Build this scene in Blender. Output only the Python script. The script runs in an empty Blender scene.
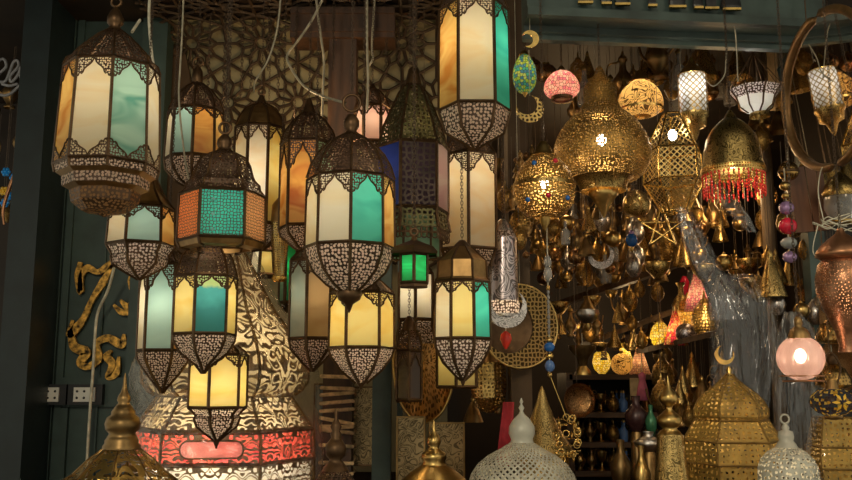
WORLD = .6
EXPO = 0.12
LAMPK = 1.0
import bpy, math, random
from mathutils import Vector, Matrix
random.seed(7)
D = bpy.data
SC = bpy.context.scene
COL = SC.collection
PI = math.pi
F = 900.0
PITCH = math.radians(9)
CP, SP = math.cos(PITCH), math.sin(PITCH)
CZ = 1.55
def P(px, py, Y):
    """point of the place seen at a photo pixel, at distance Y in front of the facade line"""
    a, b = (px - 426) / F, (240 - py) / F
    t = Y / (CP - b * SP)
    return Vector((a * t, Y, CZ + t * (SP + b * CP)))
def mpp(px, py, Y):
    b = (240 - py) / F
    return Y / (CP - b * SP) / F
def yz(Y, z):
    a = math.atan2(z - CZ, Y) - PITCH
    return 240 - F * math.tan(a)

# ------------------------------------------------------------ materials
MATS = {}
def newmat(key):
    m = D.materials.new(key); m.use_nodes = True
    nt = m.node_tree; nt.nodes.clear()
    out = nt.nodes.new('ShaderNodeOutputMaterial')
    MATS[key] = m
    return m, nt, out
def N(nt, t, **kw):
    n = nt.nodes.new(t)
    for k, v in kw.items():
        if k in n.inputs.keys(): n.inputs[k].default_value = v
        else: setattr(n, k, v)
    return n
def c4(c): return (c[0], c[1], c[2], 1)
def principled(nt, col, metal=0.0, rough=0.5, **kw):
    p = N(nt, 'ShaderNodeBsdfPrincipled')
    p.inputs['Base Color'].default_value = c4(col); p.inputs['Metallic'].default_value = metal
    p.inputs['Roughness'].default_value = rough
    for k, v in kw.items(): p.inputs[k].default_value = v
    return p
def coords(nt, uv=True, scale=1.0):
    tc = N(nt, 'ShaderNodeTexCoord')
    mp = N(nt, 'ShaderNodeMapping'); mp.inputs['Scale'].default_value = (scale,) * 3
    nt.links.new(tc.outputs['UV' if uv else 'Object'], mp.inputs['Vector'])
    return mp.outputs['Vector']
def vary(nt, p, col, amt=0.35, scale=30, uv=False, bump=0.0):
    v = coords(nt, uv, 1)
    no = N(nt, 'ShaderNodeTexNoise', Scale=scale, Detail=4.0)
    nt.links.new(v, no.inputs['Vector'])
    cr = N(nt, 'ShaderNodeValToRGB')
    cr.color_ramp.elements[0].color = c4([c * (1 - amt) for c in col]); cr.color_ramp.elements[0].position = .3
    cr.color_ramp.elements[1].color = c4([min(1, c * (1 + amt)) for c in col]); cr.color_ramp.elements[1].position = .7
    nt.links.new(no.outputs['Fac'], cr.inputs['Fac']); nt.links.new(cr.outputs['Color'], p.inputs['Base Color'])
    if bump:
        b = N(nt, 'ShaderNodeBump', Strength=bump, Distance=.004)
        nt.links.new(no.outputs['Fac'], b.inputs['Height']); nt.links.new(b.outputs['Normal'], p.inputs['Normal'])
def solid(key, col, metal=0.0, rough=0.5, amt=.3, scale=30, bump=0.0, **kw):
    m, nt, out = newmat(key)
    p = principled(nt, col, metal, rough, **kw)
    vary(nt, p, col, amt, scale, False, bump)
    nt.links.new(p.outputs[0], out.inputs['Surface'])
    return m
def mth(nt, op, a, b=None):
    n = N(nt, 'ShaderNodeMath', operation=op)
    for i, x in enumerate((a, b)):
        if x is None: continue
        if isinstance(x, (int, float)): n.inputs[i].default_value = x
        else: nt.links.new(x, n.inputs[i])
    return n.outputs[0]
def hole_mask(nt, style, scale, thr):
    """1 where the sheet is cut away"""
    v = coords(nt, True, scale)
    if style == 'mesh':
        t = N(nt, 'ShaderNodeTexVoronoi', feature='DISTANCE_TO_EDGE', voronoi_dimensions='2D', Scale=1.0, Randomness=.55)
        nt.links.new(v, t.inputs['Vector'])
        return mth(nt, 'GREATER_THAN', t.outputs['Distance'], thr)
    if style == 'dots':
        t = N(nt, 'ShaderNodeTexVoronoi', voronoi_dimensions='2D', Scale=1.0, Randomness=.62)
        nt.links.new(v, t.inputs['Vector'])
        return mth(nt, 'LESS_THAN', t.outputs['Distance'], thr)
    if style == 'scroll':
        n1 = N(nt, 'ShaderNodeTexNoise', Scale=1.0, Detail=0.5, Distortion=1.2)
        n1.noise_dimensions = '2D'
        nt.links.new(v, n1.inputs['Vector'])
        w = mth(nt, 'SINE', mth(nt, 'MULTIPLY', n1.outputs['Fac'], 34.0))
        return mth(nt, 'GREATER_THAN', w, thr)
    if style == 'floral':
        s = N(nt, 'ShaderNodeSeparateXYZ'); nt.links.new(coords(nt, True, 1), s.inputs[0])
        u = mth(nt, 'SUBTRACT', mth(nt, 'FLOORED_MODULO', mth(nt, 'ADD', s.outputs[0], 1.585), 3.17), 1.585)
        u = mth(nt, 'PINGPONG', mth(nt, 'ABSOLUTE', u), 3.4 / scale)
        v = s.outputs[1]
        cb = N(nt, 'ShaderNodeCombineXYZ'); nt.links.new(u, cb.inputs[0]); nt.links.new(v, cb.inputs[1])
        n1 = N(nt, 'ShaderNodeTexNoise', Scale=float(scale), Detail=0.0, Distortion=.35); n1.noise_dimensions = '2D'
        nt.links.new(cb.outputs[0], n1.inputs['Vector'])
        return mth(nt, 'GREATER_THAN', mth(nt, 'SINE', mth(nt, 'MULTIPLY', n1.outputs['Fac'], 23.0)), thr)
    if style in ('diamond', 'grid'):
        s = N(nt, 'ShaderNodeSeparateXYZ'); nt.links.new(v, s.inputs[0])
        a, b = s.outputs[0], s.outputs[1]
        if style == 'diamond':
            a, b = mth(nt, 'ADD', a, b), mth(nt, 'SUBTRACT', a, b)
        fa = mth(nt, 'ABSOLUTE', mth(nt, 'SUBTRACT', mth(nt, 'FRACT', a), .5))
        fb = mth(nt, 'ABSOLUTE', mth(nt, 'SUBTRACT', mth(nt, 'FRACT', b), .5))
        return mth(nt, 'LESS_THAN', mth(nt, 'MAXIMUM', fa, fb), thr)
    if style == 'star':
        s = N(nt, 'ShaderNodeSeparateXYZ'); nt.links.new(v, s.inputs[0])
        fa = mth(nt, 'SUBTRACT', mth(nt, 'FRACT', s.outputs[0]), .5)
        fb = mth(nt, 'SUBTRACT', mth(nt, 'FRACT', s.outputs[1]), .5)
        ang = mth(nt, 'ARCTAN2', fa, fb)
        r = mth(nt, 'SQRT', mth(nt, 'ADD', mth(nt, 'MULTIPLY', fa, fa), mth(nt, 'MULTIPLY', fb, fb)))
        k = mth(nt, 'MULTIPLY', mth(nt, 'COSINE', mth(nt, 'MULTIPLY', ang, 8.0)), mth(nt, 'SINE', mth(nt, 'MULTIPLY', r, 40.0)))
        return mth(nt, 'GREATER_THAN', k, thr)
def pierced(key, col, style='mesh', scale=110, thr=.13, metal=.85, rough=.4, back=None, backT=0.6):
    """metal sheet with cut-outs; back = colour of a glass sheet seen in the holes, on bowls one added to brighten them"""
    m, nt, out = newmat(key)
    p = principled(nt, col, metal, rough)
    vary(nt, p, col, .35, 25)
    mask = hole_mask(nt, style, scale, thr)
    mix = N(nt, 'ShaderNodeMixShader')
    nt.links.new(mask, mix.inputs[0]); nt.links.new(p.outputs[0], mix.inputs[1])
    if back:
        h = N(nt, 'ShaderNodeBsdfTranslucent', Color=c4(back)).outputs[0]
        d = N(nt, 'ShaderNodeBsdfDiffuse', Color=c4([c * .7 for c in back])).outputs[0]
        mm = N(nt, 'ShaderNodeMixShader', Fac=1 - backT)
        nt.links.new(h, mm.inputs[1]); nt.links.new(d, mm.inputs[2]); h = mm.outputs[0]
    else:
        h = N(nt, 'ShaderNodeBsdfTransparent').outputs[0]
    nt.links.new(h, mix.inputs[2]); nt.links.new(mix.outputs[0], out.inputs['Surface'])
    return m
def glass(key, c1, c2, scale=9, stretch=2.2, T=.8, dist=.8):
    """marbled, lit-through art glass"""
    m, nt, out = newmat(key)
    tc = N(nt, 'ShaderNodeTexCoord')
    mp = N(nt, 'ShaderNodeMapping'); mp.inputs['Scale'].default_value = (1, stretch, 1); mp.inputs['Rotation'].default_value = (0, 0, .35)
    nt.links.new(tc.outputs['UV'], mp.inputs['Vector'])
    no = N(nt, 'ShaderNodeTexNoise', Scale=scale * .8, Detail=2.0, Distortion=dist)
    no.noise_dimensions = '2D'
    nt.links.new(mp.outputs[0], no.inputs['Vector'])
    cr = N(nt, 'ShaderNodeValToRGB')
    e = cr.color_ramp.elements
    e[0].position = .3; e[0].color = c4(c2); e[1].position = .6; e[1].color = c4(c1)
    nt.links.new(no.outputs['Fac'], cr.inputs['Fac'])
    tr = N(nt, 'ShaderNodeBsdfTranslucent'); df = N(nt, 'ShaderNodeBsdfDiffuse'); gl = N(nt, 'ShaderNodeBsdfGlossy', Roughness=.2)
    nt.links.new(cr.outputs[0], tr.inputs[0]); nt.links.new(cr.outputs[0], df.inputs[0])
    a = N(nt, 'ShaderNodeMixShader', Fac=1 - T); nt.links.new(tr.outputs[0], a.inputs[1]); nt.links.new(df.outputs[0], a.inputs[2])
    b = N(nt, 'ShaderNodeMixShader', Fac=.04); nt.links.new(a.outputs[0], b.inputs[1]); nt.links.new(gl.outputs[0], b.inputs[2])
    nt.links.new(b.outputs[0], out.inputs['Surface'])
    return m
def split_glass(key, top, bot, at):
    m, nt, out = newmat(key)
    s = N(nt, 'ShaderNodeSeparateXYZ'); nt.links.new(coords(nt, True, 1), s.inputs[0])
    no = N(nt, 'ShaderNodeTexNoise', Scale=25.0, Detail=3.0); nt.links.new(coords(nt, True, 1), no.inputs['Vector'])
    a = mth(nt, 'ADD', s.outputs[1], mth(nt, 'MULTIPLY', mth(nt, 'SUBTRACT', no.outputs['Fac'], .5), .05))
    cr = N(nt, 'ShaderNodeValToRGB'); e = cr.color_ramp.elements; e[0].position = at * 4; e[0].color = c4(bot); e[1].position = at * 4 + .04; e[1].color = c4(top)
    x = e.new(at * 2); x.color = c4([c * .55 for c in bot])
    nt.links.new(mth(nt, 'MULTIPLY', a, 4.0), cr.inputs[0])
    tr = N(nt, 'ShaderNodeBsdfTranslucent'); df = N(nt, 'ShaderNodeBsdfDiffuse'); nt.links.new(cr.outputs[0], tr.inputs[0]); nt.links.new(cr.outputs[0], df.inputs[0])
    b = N(nt, 'ShaderNodeMixShader', Fac=.2); nt.links.new(tr.outputs[0], b.inputs[1]); nt.links.new(df.outputs[0], b.inputs[2]); nt.links.new(b.outputs[0], out.inputs[0])
def film(key, tint=(1, 1, 1), gloss=.1, haze=.04, rough=.12, st=(1, 1, 1), hz=(.9, .9, .9, 1)):
    m, nt, out = newmat(key)
    t = N(nt, 'ShaderNodeBsdfTransparent', Color=c4(tint)); g = N(nt, 'ShaderNodeBsdfGlossy', Roughness=rough)
    d = N(nt, 'ShaderNodeBsdfTranslucent', Color=hz)
    lw = N(nt, 'ShaderNodeLayerWeight', Blend=.35)
    no = N(nt, 'ShaderNodeTexNoise', Scale=28.0, Detail=3.0, Distortion=1.0)
    tc = N(nt, 'ShaderNodeTexCoord'); mp = N(nt, 'ShaderNodeMapping'); mp.inputs['Scale'].default_value = st; nt.links.new(tc.outputs['Object'], mp.inputs['Vector']); nt.links.new(mp.outputs[0], no.inputs['Vector'])
    bp = N(nt, 'ShaderNodeBump', Strength=1.0, Distance=.02); nt.links.new(no.outputs['Fac'], bp.inputs['Height'])
    nt.links.new(bp.outputs[0], g.inputs['Normal']); nt.links.new(bp.outputs[0], lw.inputs['Normal'])
    a = N(nt, 'ShaderNodeMixShader', Fac=haze); nt.links.new(t.outputs[0], a.inputs[1]); nt.links.new(d.outputs[0], a.inputs[2])
    b = N(nt, 'ShaderNodeMixShader')
    nt.links.new(mth(nt, 'ADD', mth(nt, 'MULTIPLY', lw.outputs['Facing'], .22), gloss), b.inputs[0])
    nt.links.new(a.outputs[0], b.inputs[1]); nt.links.new(g.outputs[0], b.inputs[2]); nt.links.new(b.outputs[0], out.inputs['Surface'])
    return m
def mosaic(key, cols, scale=90, T=.7, grout=(.05, .04, .03), thr=.06):
    m, nt, out = newmat(key)
    v = coords(nt, True, scale)
    t = N(nt, 'ShaderNodeTexVoronoi', voronoi_dimensions='2D', Scale=1.0, Randomness=.6); nt.links.new(v, t.inputs['Vector'])
    e = N(nt, 'ShaderNodeTexVoronoi', feature='DISTANCE_TO_EDGE', voronoi_dimensions='2D', Scale=1.0, Randomness=.6); nt.links.new(v, e.inputs['Vector'])
    cr = N(nt, 'ShaderNodeValToRGB'); cr.color_ramp.interpolation = 'CONSTANT'
    els = cr.color_ramp.elements
    while len(els) < len(cols): els.new(.5)
    for i, c in enumerate(cols): els[i].position = i / len(cols); els[i].color = c4(c)
    sx = N(nt, 'ShaderNodeSeparateColor'); nt.links.new(t.outputs['Color'], sx.inputs[0]); nt.links.new(sx.outputs[0], cr.inputs[0])
    mx = N(nt, 'ShaderNodeMix', data_type='RGBA')
    nt.links.new(mth(nt, 'LESS_THAN', e.outputs['Distance'], thr), mx.inputs[0]); nt.links.new(cr.outputs[0], mx.inputs[6]); mx.inputs[7].default_value = c4(grout)
    tr = N(nt, 'ShaderNodeBsdfTranslucent'); p = principled(nt, (1, 1, 1), 0, .15)
    nt.links.new(mx.outputs[2], tr.inputs[0]); nt.links.new(mx.outputs[2], p.inputs['Base Color'])
    a = N(nt, 'ShaderNodeMixShader', Fac=1 - T); nt.links.new(tr.outputs[0], a.inputs[1]); nt.links.new(p.outputs[0], a.inputs[2])
    nt.links.new(a.outputs[0], out.inputs['Surface'])
    return m
def wood(key, c1, c2, scale=6, rough=.55, horiz=False, bump=.3):
    m, nt, out = newmat(key)
    p = principled(nt, c1, 0, rough)
    tc = N(nt, 'ShaderNodeTexCoord'); mp = N(nt, 'ShaderNodeMapping')
    mp.inputs['Scale'].default_value = (1, 8, 8) if horiz else (8, 8, 1)
    nt.links.new(tc.outputs['Object'], mp.inputs['Vector'])
    no = N(nt, 'ShaderNodeTexNoise', Scale=float(scale), Detail=6.0); nt.links.new(mp.outputs[0], no.inputs['Vector'])
    cr = N(nt, 'ShaderNodeValToRGB'); e = cr.color_ramp.elements
    e[0].position = .35; e[0].color = c4(c2); e[1].position = .65; e[1].color = c4(c1)
    nt.links.new(no.outputs['Fac'], cr.inputs[0]); nt.links.new(cr.outputs[0], p.inputs['Base Color'])
    b = N(nt, 'ShaderNodeBump', Strength=bump, Distance=.003); nt.links.new(no.outputs['Fac'], b.inputs['Height']); nt.links.new(b.outputs[0], p.inputs['Normal'])
    nt.links.new(p.outputs[0], out.inputs['Surface'])
    return m
def engraved(key, col, scale=60, rough=.3, dark=.25, style='scroll', thr=.3):
    m, nt, out = newmat(key)
    p = principled(nt, col, 1, rough)
    mask = hole_mask(nt, style, scale, thr)
    mx = N(nt, 'ShaderNodeMix', data_type='RGBA')
    nt.links.new(mask, mx.inputs[0]); mx.inputs[6].default_value = c4(col); mx.inputs[7].default_value = c4([c * dark for c in col])
    nt.links.new(mx.outputs[2], p.inputs['Base Color'])
    b = N(nt, 'ShaderNodeBump', Strength=.7, Distance=.002, invert=True); nt.links.new(mask, b.inputs['Height']); nt.links.new(b.outputs[0], p.inputs['Normal'])
    nt.links.new(p.outputs[0], out.inputs['Surface'])
    return m
def emis(key, col, st):
    m, nt, out = newmat(key)
    e = N(nt, 'ShaderNodeEmission', Color=c4(col), Strength=st); nt.links.new(e.outputs[0], out.inputs['Surface'])
    return m

# ------------------------------------------------------------ mesh collector
class MB:
    def __init__(s): s.v = []; s.f = []; s.uv = []; s.mi = []; s.sm = []
    def quad(s, pts, uvs=None, mi=0, sm=False):
        b = len(s.v); s.v += [tuple(p) for p in pts]; s.f.append(tuple(range(b, b + len(pts))))
        s.uv += list(uvs) if uvs else [(p[0], p[2]) for p in pts]
        s.mi.append(mi); s.sm.append(sm)
    def grid(s, rows, uvs=None, mi=0, sm=True, closed=False):
        """rows: list of equal-length point lists"""
        b = len(s.v); n = len(rows[0])
        for r in rows: s.v += [tuple(p) for p in r]
        m = n if closed else n - 1
        for i in range(len(rows) - 1):
            for j in range(m):
                k = (j + 1) % n
                s.f.append((b + i * n + j, b + i * n + k, b + (i + 1) * n + k, b + (i + 1) * n + j))
                for (a, c) in ((i, j), (i, j + 1), (i + 1, j + 1), (i + 1, j)):
                    s.uv.append(uvs[a][c] if uvs else (c * .01, a * .01))
                s.mi.append(mi); s.sm.append(sm)
    def box(s, lo, hi, mi=0, R=None):
        x0, y0, z0 = lo; x1, y1, z1 = hi
        c = [Vector(p) for p in ((x0, y0, z0), (x1, y0, z0), (x1, y1, z0), (x0, y1, z0), (x0, y0, z1), (x1, y0, z1), (x1, y1, z1), (x0, y1, z1))]
        if R: c = [R @ p for p in c]
        b = len(s.v); s.v += [tuple(p) for p in c]
        for q, ax in (((0, 1, 5, 4), 0), ((1, 2, 6, 5), 1), ((2, 3, 7, 6), 0), ((3, 0, 4, 7), 1), ((4, 5, 6, 7), 2), ((3, 2, 1, 0), 2)):
            s.f.append(tuple(b + i for i in q))
            for i in q:
                p = c[i]; s.uv.append((p.x, p.z) if ax == 0 else (p.y, p.z) if ax == 1 else (p.x, p.y))
            s.mi.append(mi); s.sm.append(False)
    def lathe(s, prof, n=32, rot=0.0, c=(0, 0, 0), mi=0, sm=None, caps=False, sx=1.0, sy=1.0):
        """prof [(r,z)..]; n<=12: flat faces with a face centre at angle rot from the camera side"""
        poly = n <= 12
        if sm is None: sm = not poly
        pl = 0; acc = [0]
        for i in range(1, len(prof)):
            pl += math.hypot(prof[i][0] - prof[i - 1][0], prof[i][1] - prof[i - 1][1]); acc.append(pl)
        rm = max(p[0] for p in prof)
        for k in range(n):
            a0 = -PI / 2 + rot + (k - .5) * 2 * PI / n; a1 = a0 + 2 * PI / n
            rows = []; uvs = []
            for i, (r, z) in enumerate(prof):
                rows.append([(c[0] + sx * r * math.cos(a0), c[1] + sy * r * math.sin(a0), c[2] + z), (c[0] + sx * r * math.cos(a1), c[1] + sy * r * math.sin(a1), c[2] + z)])
                if poly:
                    h = r * math.sin(PI / n); uvs.append([(k * 3.17 - h, acc[i]), (k * 3.17 + h, acc[i])])
                else: uvs.append([(k * 2 * PI / n * rm, acc[i]), ((k + 1) * 2 * PI / n * rm, acc[i])])
            if poly or not sm: s.grid(rows, uvs, mi, False)
        if sm and not poly:
            rows = [[(c[0] + sx * r * math.cos(a), c[1] + sy * r * math.sin(a), c[2] + z) for a in [2 * PI * k / n for k in range(n)]] for r, z in prof]
            uvs = [[(k * 2 * PI / n * rm, acc[i]) for k in range(n + 1)] for i in range(len(prof))]
            s.grid(rows, uvs, mi, True, True)
    def tube(s, pts, r, n=6, mi=0, sm=True, closed=False):
        pts = [Vector(p) for p in pts]
        rs = r if isinstance(r, (list, tuple)) else [r] * len(pts)
        rows = []; up = None; m = len(pts)
        for i, p in enumerate(pts):
            a = pts[(i - 1) % m] if (closed or i > 0) else p; b = pts[(i + 1) % m] if (closed or i < m - 1) else p
            d = (b - a); d = d.normalized() if d.length > 1e-9 else Vector((0, 0, 1))
            if up is None: up = Vector((0, 1, 0)) if abs(d.y) < .9 else Vector((1, 0, 0))
            x = up.cross(d)
            if x.length < 1e-6: x = Vector((1, 0, 0)).cross(d)
            x.normalize(); y = d.cross(x).normalized(); up = y.cross(x) * -1 if False else up
            rows.append([p + (x * math.cos(2 * PI * k / n) + y * math.sin(2 * PI * k / n)) * rs[i] for k in range(n)])
        if closed: rows.append(rows[0])
        s.grid(rows, None, mi, sm, True)
    def ring(s, c, R, r, n=20, m=6, axis='y', mi=0, sx=1.0, sz=1.0):
        c = Vector(c)
        pts = []
        for k in range(n):
            a = 2 * PI * k / n; u, w = R * math.cos(a) * sx, R * math.sin(a) * sz
            pts.append(c + (Vector((u, 0, w)) if axis == 'y' else Vector((0, u, w)) if axis == 'x' else Vector((u, w, 0))))
        s.tube(pts, r, m, mi, True, True)
    def sphere(s, c, r, n=12, m=8, mi=0, sz=1.0):
        s.lathe([(r * math.sin(PI * i / m) + 1e-5, -r * sz * math.cos(PI * i / m)) for i in range(m + 1)], max(n, 13), 0, c, mi, True)
    def build(s, name, mats, parent=None, loc=None, kind=None):
        me = D.meshes.new(name); me.from_pydata(s.v, [], s.f)
        if not isinstance(mats, (list, tuple)): mats = [mats]
        for m in mats: me.materials.append(MATS[m] if isinstance(m, str) else m)
        me.polygons.foreach_set('material_index', s.mi); me.polygons.foreach_set('use_smooth', s.sm)
        ul = me.uv_layers.new(name='UVMap')
        ul.data.foreach_set('uv', [x for u in s.uv for x in u])
        me.update()
        o = D.objects.new(name, me); COL.objects.link(o)
        if parent: o.parent = parent
        if loc is not None: o.location = loc
        if kind: o['kind'] = kind
        return o
def smooth(pts, k=6):
    """Catmull-Rom"""
    p = [Vector(q) for q in pts]; p = [p[0] * 2 - p[1]] + p + [p[-1] * 2 - p[-2]]
    out = []
    for i in range(1, len(p) - 2):
        for j in range(k):
            t = j / k
            out.append(.5 * ((2 * p[i]) + (-p[i - 1] + p[i + 1]) * t + (2 * p[i - 1] - 5 * p[i] + 4 * p[i + 1] - p[i + 2]) * t * t + (-p[i - 1] + 3 * p[i] - 3 * p[i + 1] + p[i + 2]) * t ** 3))
    out.append(p[-2]); return out
LABELS = {}
def tag(o, label, cat, group=None):
    o['label'] = label; o['category'] = cat
    if group: o['group'] = group
    LABELS.setdefault(label, []).append(o.name)
    return o
def thing(name, label, cat, loc, group=None):
    o = D.objects.new(name, None); o.empty_display_size = .05; COL.objects.link(o); o.location = loc
    return tag(o, label, cat, group)
def copy_tree(o, loc, label=None, group=None, rotz=None, scale=None):
    def cp(x, par):
        c = x.copy(); COL.objects.link(c); c.parent = par
        for ch in KIDS.get(x.name, [])or [k for k in x.children]: cp(ch, c)
        return c
    c = cp(o, None); c.location = loc
    if label: c['label'] = label
    if group: c['group'] = group
    if rotz is not None: c.rotation_euler.z = rotz
    if scale: c.scale = (scale,) * 3
    return c
KIDS = {}
def lamp(parent, loc, W, col=(1, .8, .52), r=.012, name='bulb_light'):
    l = D.lights.new(name, 'POINT'); l.energy = W * LAMPK; l.color = col; l.shadow_soft_size = r
    o = D.objects.new(name, l); COL.objects.link(o); o.location = loc
    if parent: o.parent = parent
    return o
def chain_mb(mb, x, y, z0, z1, link=.012, r=.0008, mi=0):
    n = max(1, int((z1 - z0) / (link * .72)))
    st = (z1 - z0) / n
    for i in range(n):
        mb.ring((x, y, z0 + (i + .5) * st), link * .3, r, 8, 4, 'y' if i % 2 else 'x', mi, 1, 2.0)
# ------------------------------------------------------------ lanterns and lathe-turned things
CEIL = 2.95
class Frame:
    """local frame of a thing: pixel heights and radii of the photo turned into metres"""
    def __init__(s, cx, ybot, Y):
        s.cx, s.Y = cx, Y; s.o = P(cx, ybot, Y); s.s = mpp(cx, ybot, Y)
    def r(s, rp): return rp * s.s
    def z(s, y, rp=0):
        return P(s.cx, y, s.Y - rp * s.s * .85).z - s.o.z
    def pr(s, prof): return [(max(rp, .15) * s.s, s.z(y, rp)) for y, rp in prof]
ARCH = [(0, .12), (.05, .22), (.12, .38), (.24, .52), (.4, .64), (.54, .8), (.6, 1.0), (.66, 1.08), (.78, 1.02), (.84, 1.2), (1, 1.25)]
def arch_piece(q, H, flip, rad):
    """q(u,v): point on the face, u in -1..1 across, v metres from the edge inwards"""
    mb = MB(); us = [(-t, h) for t, h in reversed(ARCH[1:])] + ARCH
    rows = [[q(u, 0)[0] for u, h in us], [q(u, h * H)[0] for u, h in us]]
    uv = [[q(u, 0)[1] for u, h in us], [q(u, h * H)[1] for u, h in us]]
    mb.grid(rows, uv, 0, False)
    mb.tube([Vector(p) + q.n * .0015 for p in rows[1]], rad, 4, 1)
    return mb
def panes(root, fr, n, rot, y0, y1, r0, r1, cols, fret, metal, archt=0, archb=0, pname='glass_pane', allfaces=True):
    R0, R1 = fr.r(r0), fr.r(r1); z0, z1 = fr.z(y0, r0), fr.z(y1, r1)
    for k in range(n):
        j = k if k <= n // 2 else k - n
        col = cols.get(j, cols.get('d'))
        a0 = -PI / 2 + rot + (k - .5) * 2 * PI / n; a1 = a0 + 2 * PI / n
        A = [Vector((R0 * math.cos(a), R0 * math.sin(a), z0)) for a in (a0, a1)]; B = [Vector((R1 * math.cos(a), R1 * math.sin(a), z1)) for a in (a0, a1)]
        nn = Vector((math.cos((a0 + a1) / 2), math.sin((a0 + a1) / 2), 0))
        w = (A[1] - A[0]).length; hgt = (A[0] - B[0]).length; off = random.random() * 5
        mb = MB(); mb.quad([A[0], A[1], B[1], B[0]], [(off, hgt), (off + w, hgt), (off + w, 0), (off, 0)])
        pane = mb.build(pname, col, root)
        if pname == 'glass_pane': pane['label'] = col.replace('g_', '').replace('_', ' ') + ' glass pane'
        for ah, flip in ((archt, False), (archb, True)):
            if not ah: continue
            def q(u, v, flip=flip):
                t = v / hgt; t = 1 - t if flip else t
                L = A[0].lerp(B[0], t); Rr = A[1].lerp(B[1], t)
                p = L.lerp(Rr, (u + 1) / 2) + nn * .002
                return p, (k * 3.1 + u * w / 2, v + (9 if flip else 0))
            q.n = nn
            arch_piece(q, fr.r(ah), flip, fr.r(.8)).build('arch_fret', [fret, metal], pane)
def frame_mesh(fr, n, rot, bars, rings, th, mi=0):
    """bars: list of profiles (corner ribs); rings: list of (y, r, thickness)"""
    mb = MB()
    for prof, t in bars:
        for k in range(n):
            a = -PI / 2 + rot + (k + .5) * 2 * PI / n
            mb.tube([(r * math.cos(a), r * math.sin(a), z) for r, z in fr.pr(prof)], fr.r(t), 4, mi, False)
    for y, rr, t in rings:
        pts = [(fr.r(rr) * math.cos(-PI / 2 + rot + (k + .5) * 2 * PI / n), fr.r(rr) * math.sin(-PI / 2 + rot + (k + .5) * 2 * PI / n), fr.z(y, rr)) for k in range(n)]
        mb.tube(pts, fr.r(t), 4, mi, False, True)
    return mb
def add_hanger(root, fr, ytop, mat, chain=True, ztop=CEIL, name='hanging_chain'):
    z0 = fr.z(ytop); z1 = ztop - fr.o.z
    if z1 - z0 < .01: return
    mb = MB()
    if chain: chain_mb(mb, 0, 0, z0, z1)
    else: mb.tube([(0, 0, z0), (0, 0, z1)], .0018, 5)
    mb.build(name, mat, root)
def lantern(label, cx, Y, n, rot, fin, dome, pane, bowl, cols, metal='brass_dark', top='fil_dark', bot='fil_bowl', fret='fil_fine', archt=0, archb=0,
            W=.25, lc=(1, .83, .58), ring=None, tip=None, th=1.45, chain=True, name='glass_lantern', group=None, ylight=None, plate=False, ribs=True, cat='lantern', ztop=CEIL):
    """fin [(y,r)] solid turned crown; dome [(y,r)]; pane (y0,y1,r0,r1); bowl [(y,r)]"""
    rot = math.radians(rot) + math.atan((426 - cx) / F)
    ybot = (tip or bowl or [(pane[1], 0)])[-1][0]
    fr = Frame(cx, ybot, Y)
    root = thing(name, label, cat, fr.o, group)
    if fin: mb = MB(); mb.lathe(fr.pr(fin), 20); mb.build('finial', metal, root)
    if ring:
        mb = MB(); mb.ring((0, 0, fr.z(ring[0])), fr.r(ring[1]), fr.r(1.5), 18, 6, 'y'); mb.build('ring', metal, root)
    if dome: mb = MB(); mb.lathe(fr.pr(dome), n, rot); mb.build('dome', top, root)
    panes(root, fr, n, rot, *pane, cols, fret, metal, archt, archb)
    if bowl: mb = MB(); mb.lathe(fr.pr(bowl), n, rot); mb.build('bowl', bot, root)
    if tip: mb = MB(); mb.lathe(fr.pr(tip), 16); mb.build('drop_tip', metal, root)
    bars = [([(pane[0], pane[2]), (pane[1], pane[3])], th * 1.15)]
    if ribs:
        if dome: bars.append((dome, th * .9))
        if bowl: bars.append((bowl, th * 1.15))
    mb = frame_mesh(fr, n, rot, bars, [(pane[0], pane[2], th * 1.2), (pane[1], pane[3], th * 1.2)], th)
    mb.build('frame', metal, root)
    ytop = (ring[0] - ring[1]) if ring else (fin or dome or [(pane[0], 0)])[0][0]
    add_hanger(root, fr, ytop, 'chain_metal', chain, ztop)
    if W: lamp(root, (0, 0, fr.z(ylight if ylight else pane[0] * .55 + pane[1] * .45)), W, lc)
    return root
def turned(name, label, cat, cx, Y, parts, hang=None, chain=True, W=0, ylight=None, lc=(1, .8, .52), group=None, ztop=CEIL, ybot=None, extra=None, lr=.012, bulb=0):
    """parts: (part name, [(y,r)..], material, n sides, rot deg)"""
    yb = ybot if ybot is not None else max(p[0] for q in parts for p in q[1])
    fr = Frame(cx, yb, Y)
    root = thing(name, label, cat, fr.o, group)
    for q in parts:
        pn, prof, mat = q[:3]; n = q[3] if len(q) > 3 else 28; rot = (math.radians(q[4]) if len(q) > 4 else 0) + math.atan((426 - cx) / F)
        mb = MB(); mb.lathe(fr.pr(prof), n, rot); mb.build(pn, mat, root)
    if hang is not None: add_hanger(root, fr, hang, 'chain_metal' if chain else 'wire', chain, ztop)
    if extra: extra(root, fr)
    if W and bulb:
        mb = MB(); mb.sphere((0, 0, fr.z(ylight)), bulb, 12, 8, 0, 1.3); key = 'bulb_%d' % round(W / (PI * 4 * PI * bulb * bulb))
        if key not in MATS: emis(key, (1, .86, .66), W / (PI * 4 * PI * bulb * bulb))
        mb.build('bulb', key, root)
    elif W: lamp(root, (0, 0, fr.z(ylight)), W, lc, lr)
    return root
def flatshape(pts, t=.004):
    """extruded outline in local x,z with thickness in y"""
    mb = MB(); n = len(pts)
    mb.quad([(x, -t / 2, z) for x, z in pts], [(x, z) for x, z in pts]); mb.quad([(x, t / 2, z) for x, z in reversed(pts)], [(x, z) for x, z in reversed(pts)])
    for i in range(n):
        a, b = pts[i], pts[(i + 1) % n]; mb.quad([(a[0], -t / 2, a[1]), (a[0], t / 2, a[1]), (b[0], t / 2, b[1]), (b[0], -t / 2, b[1])])
    return mb
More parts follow.
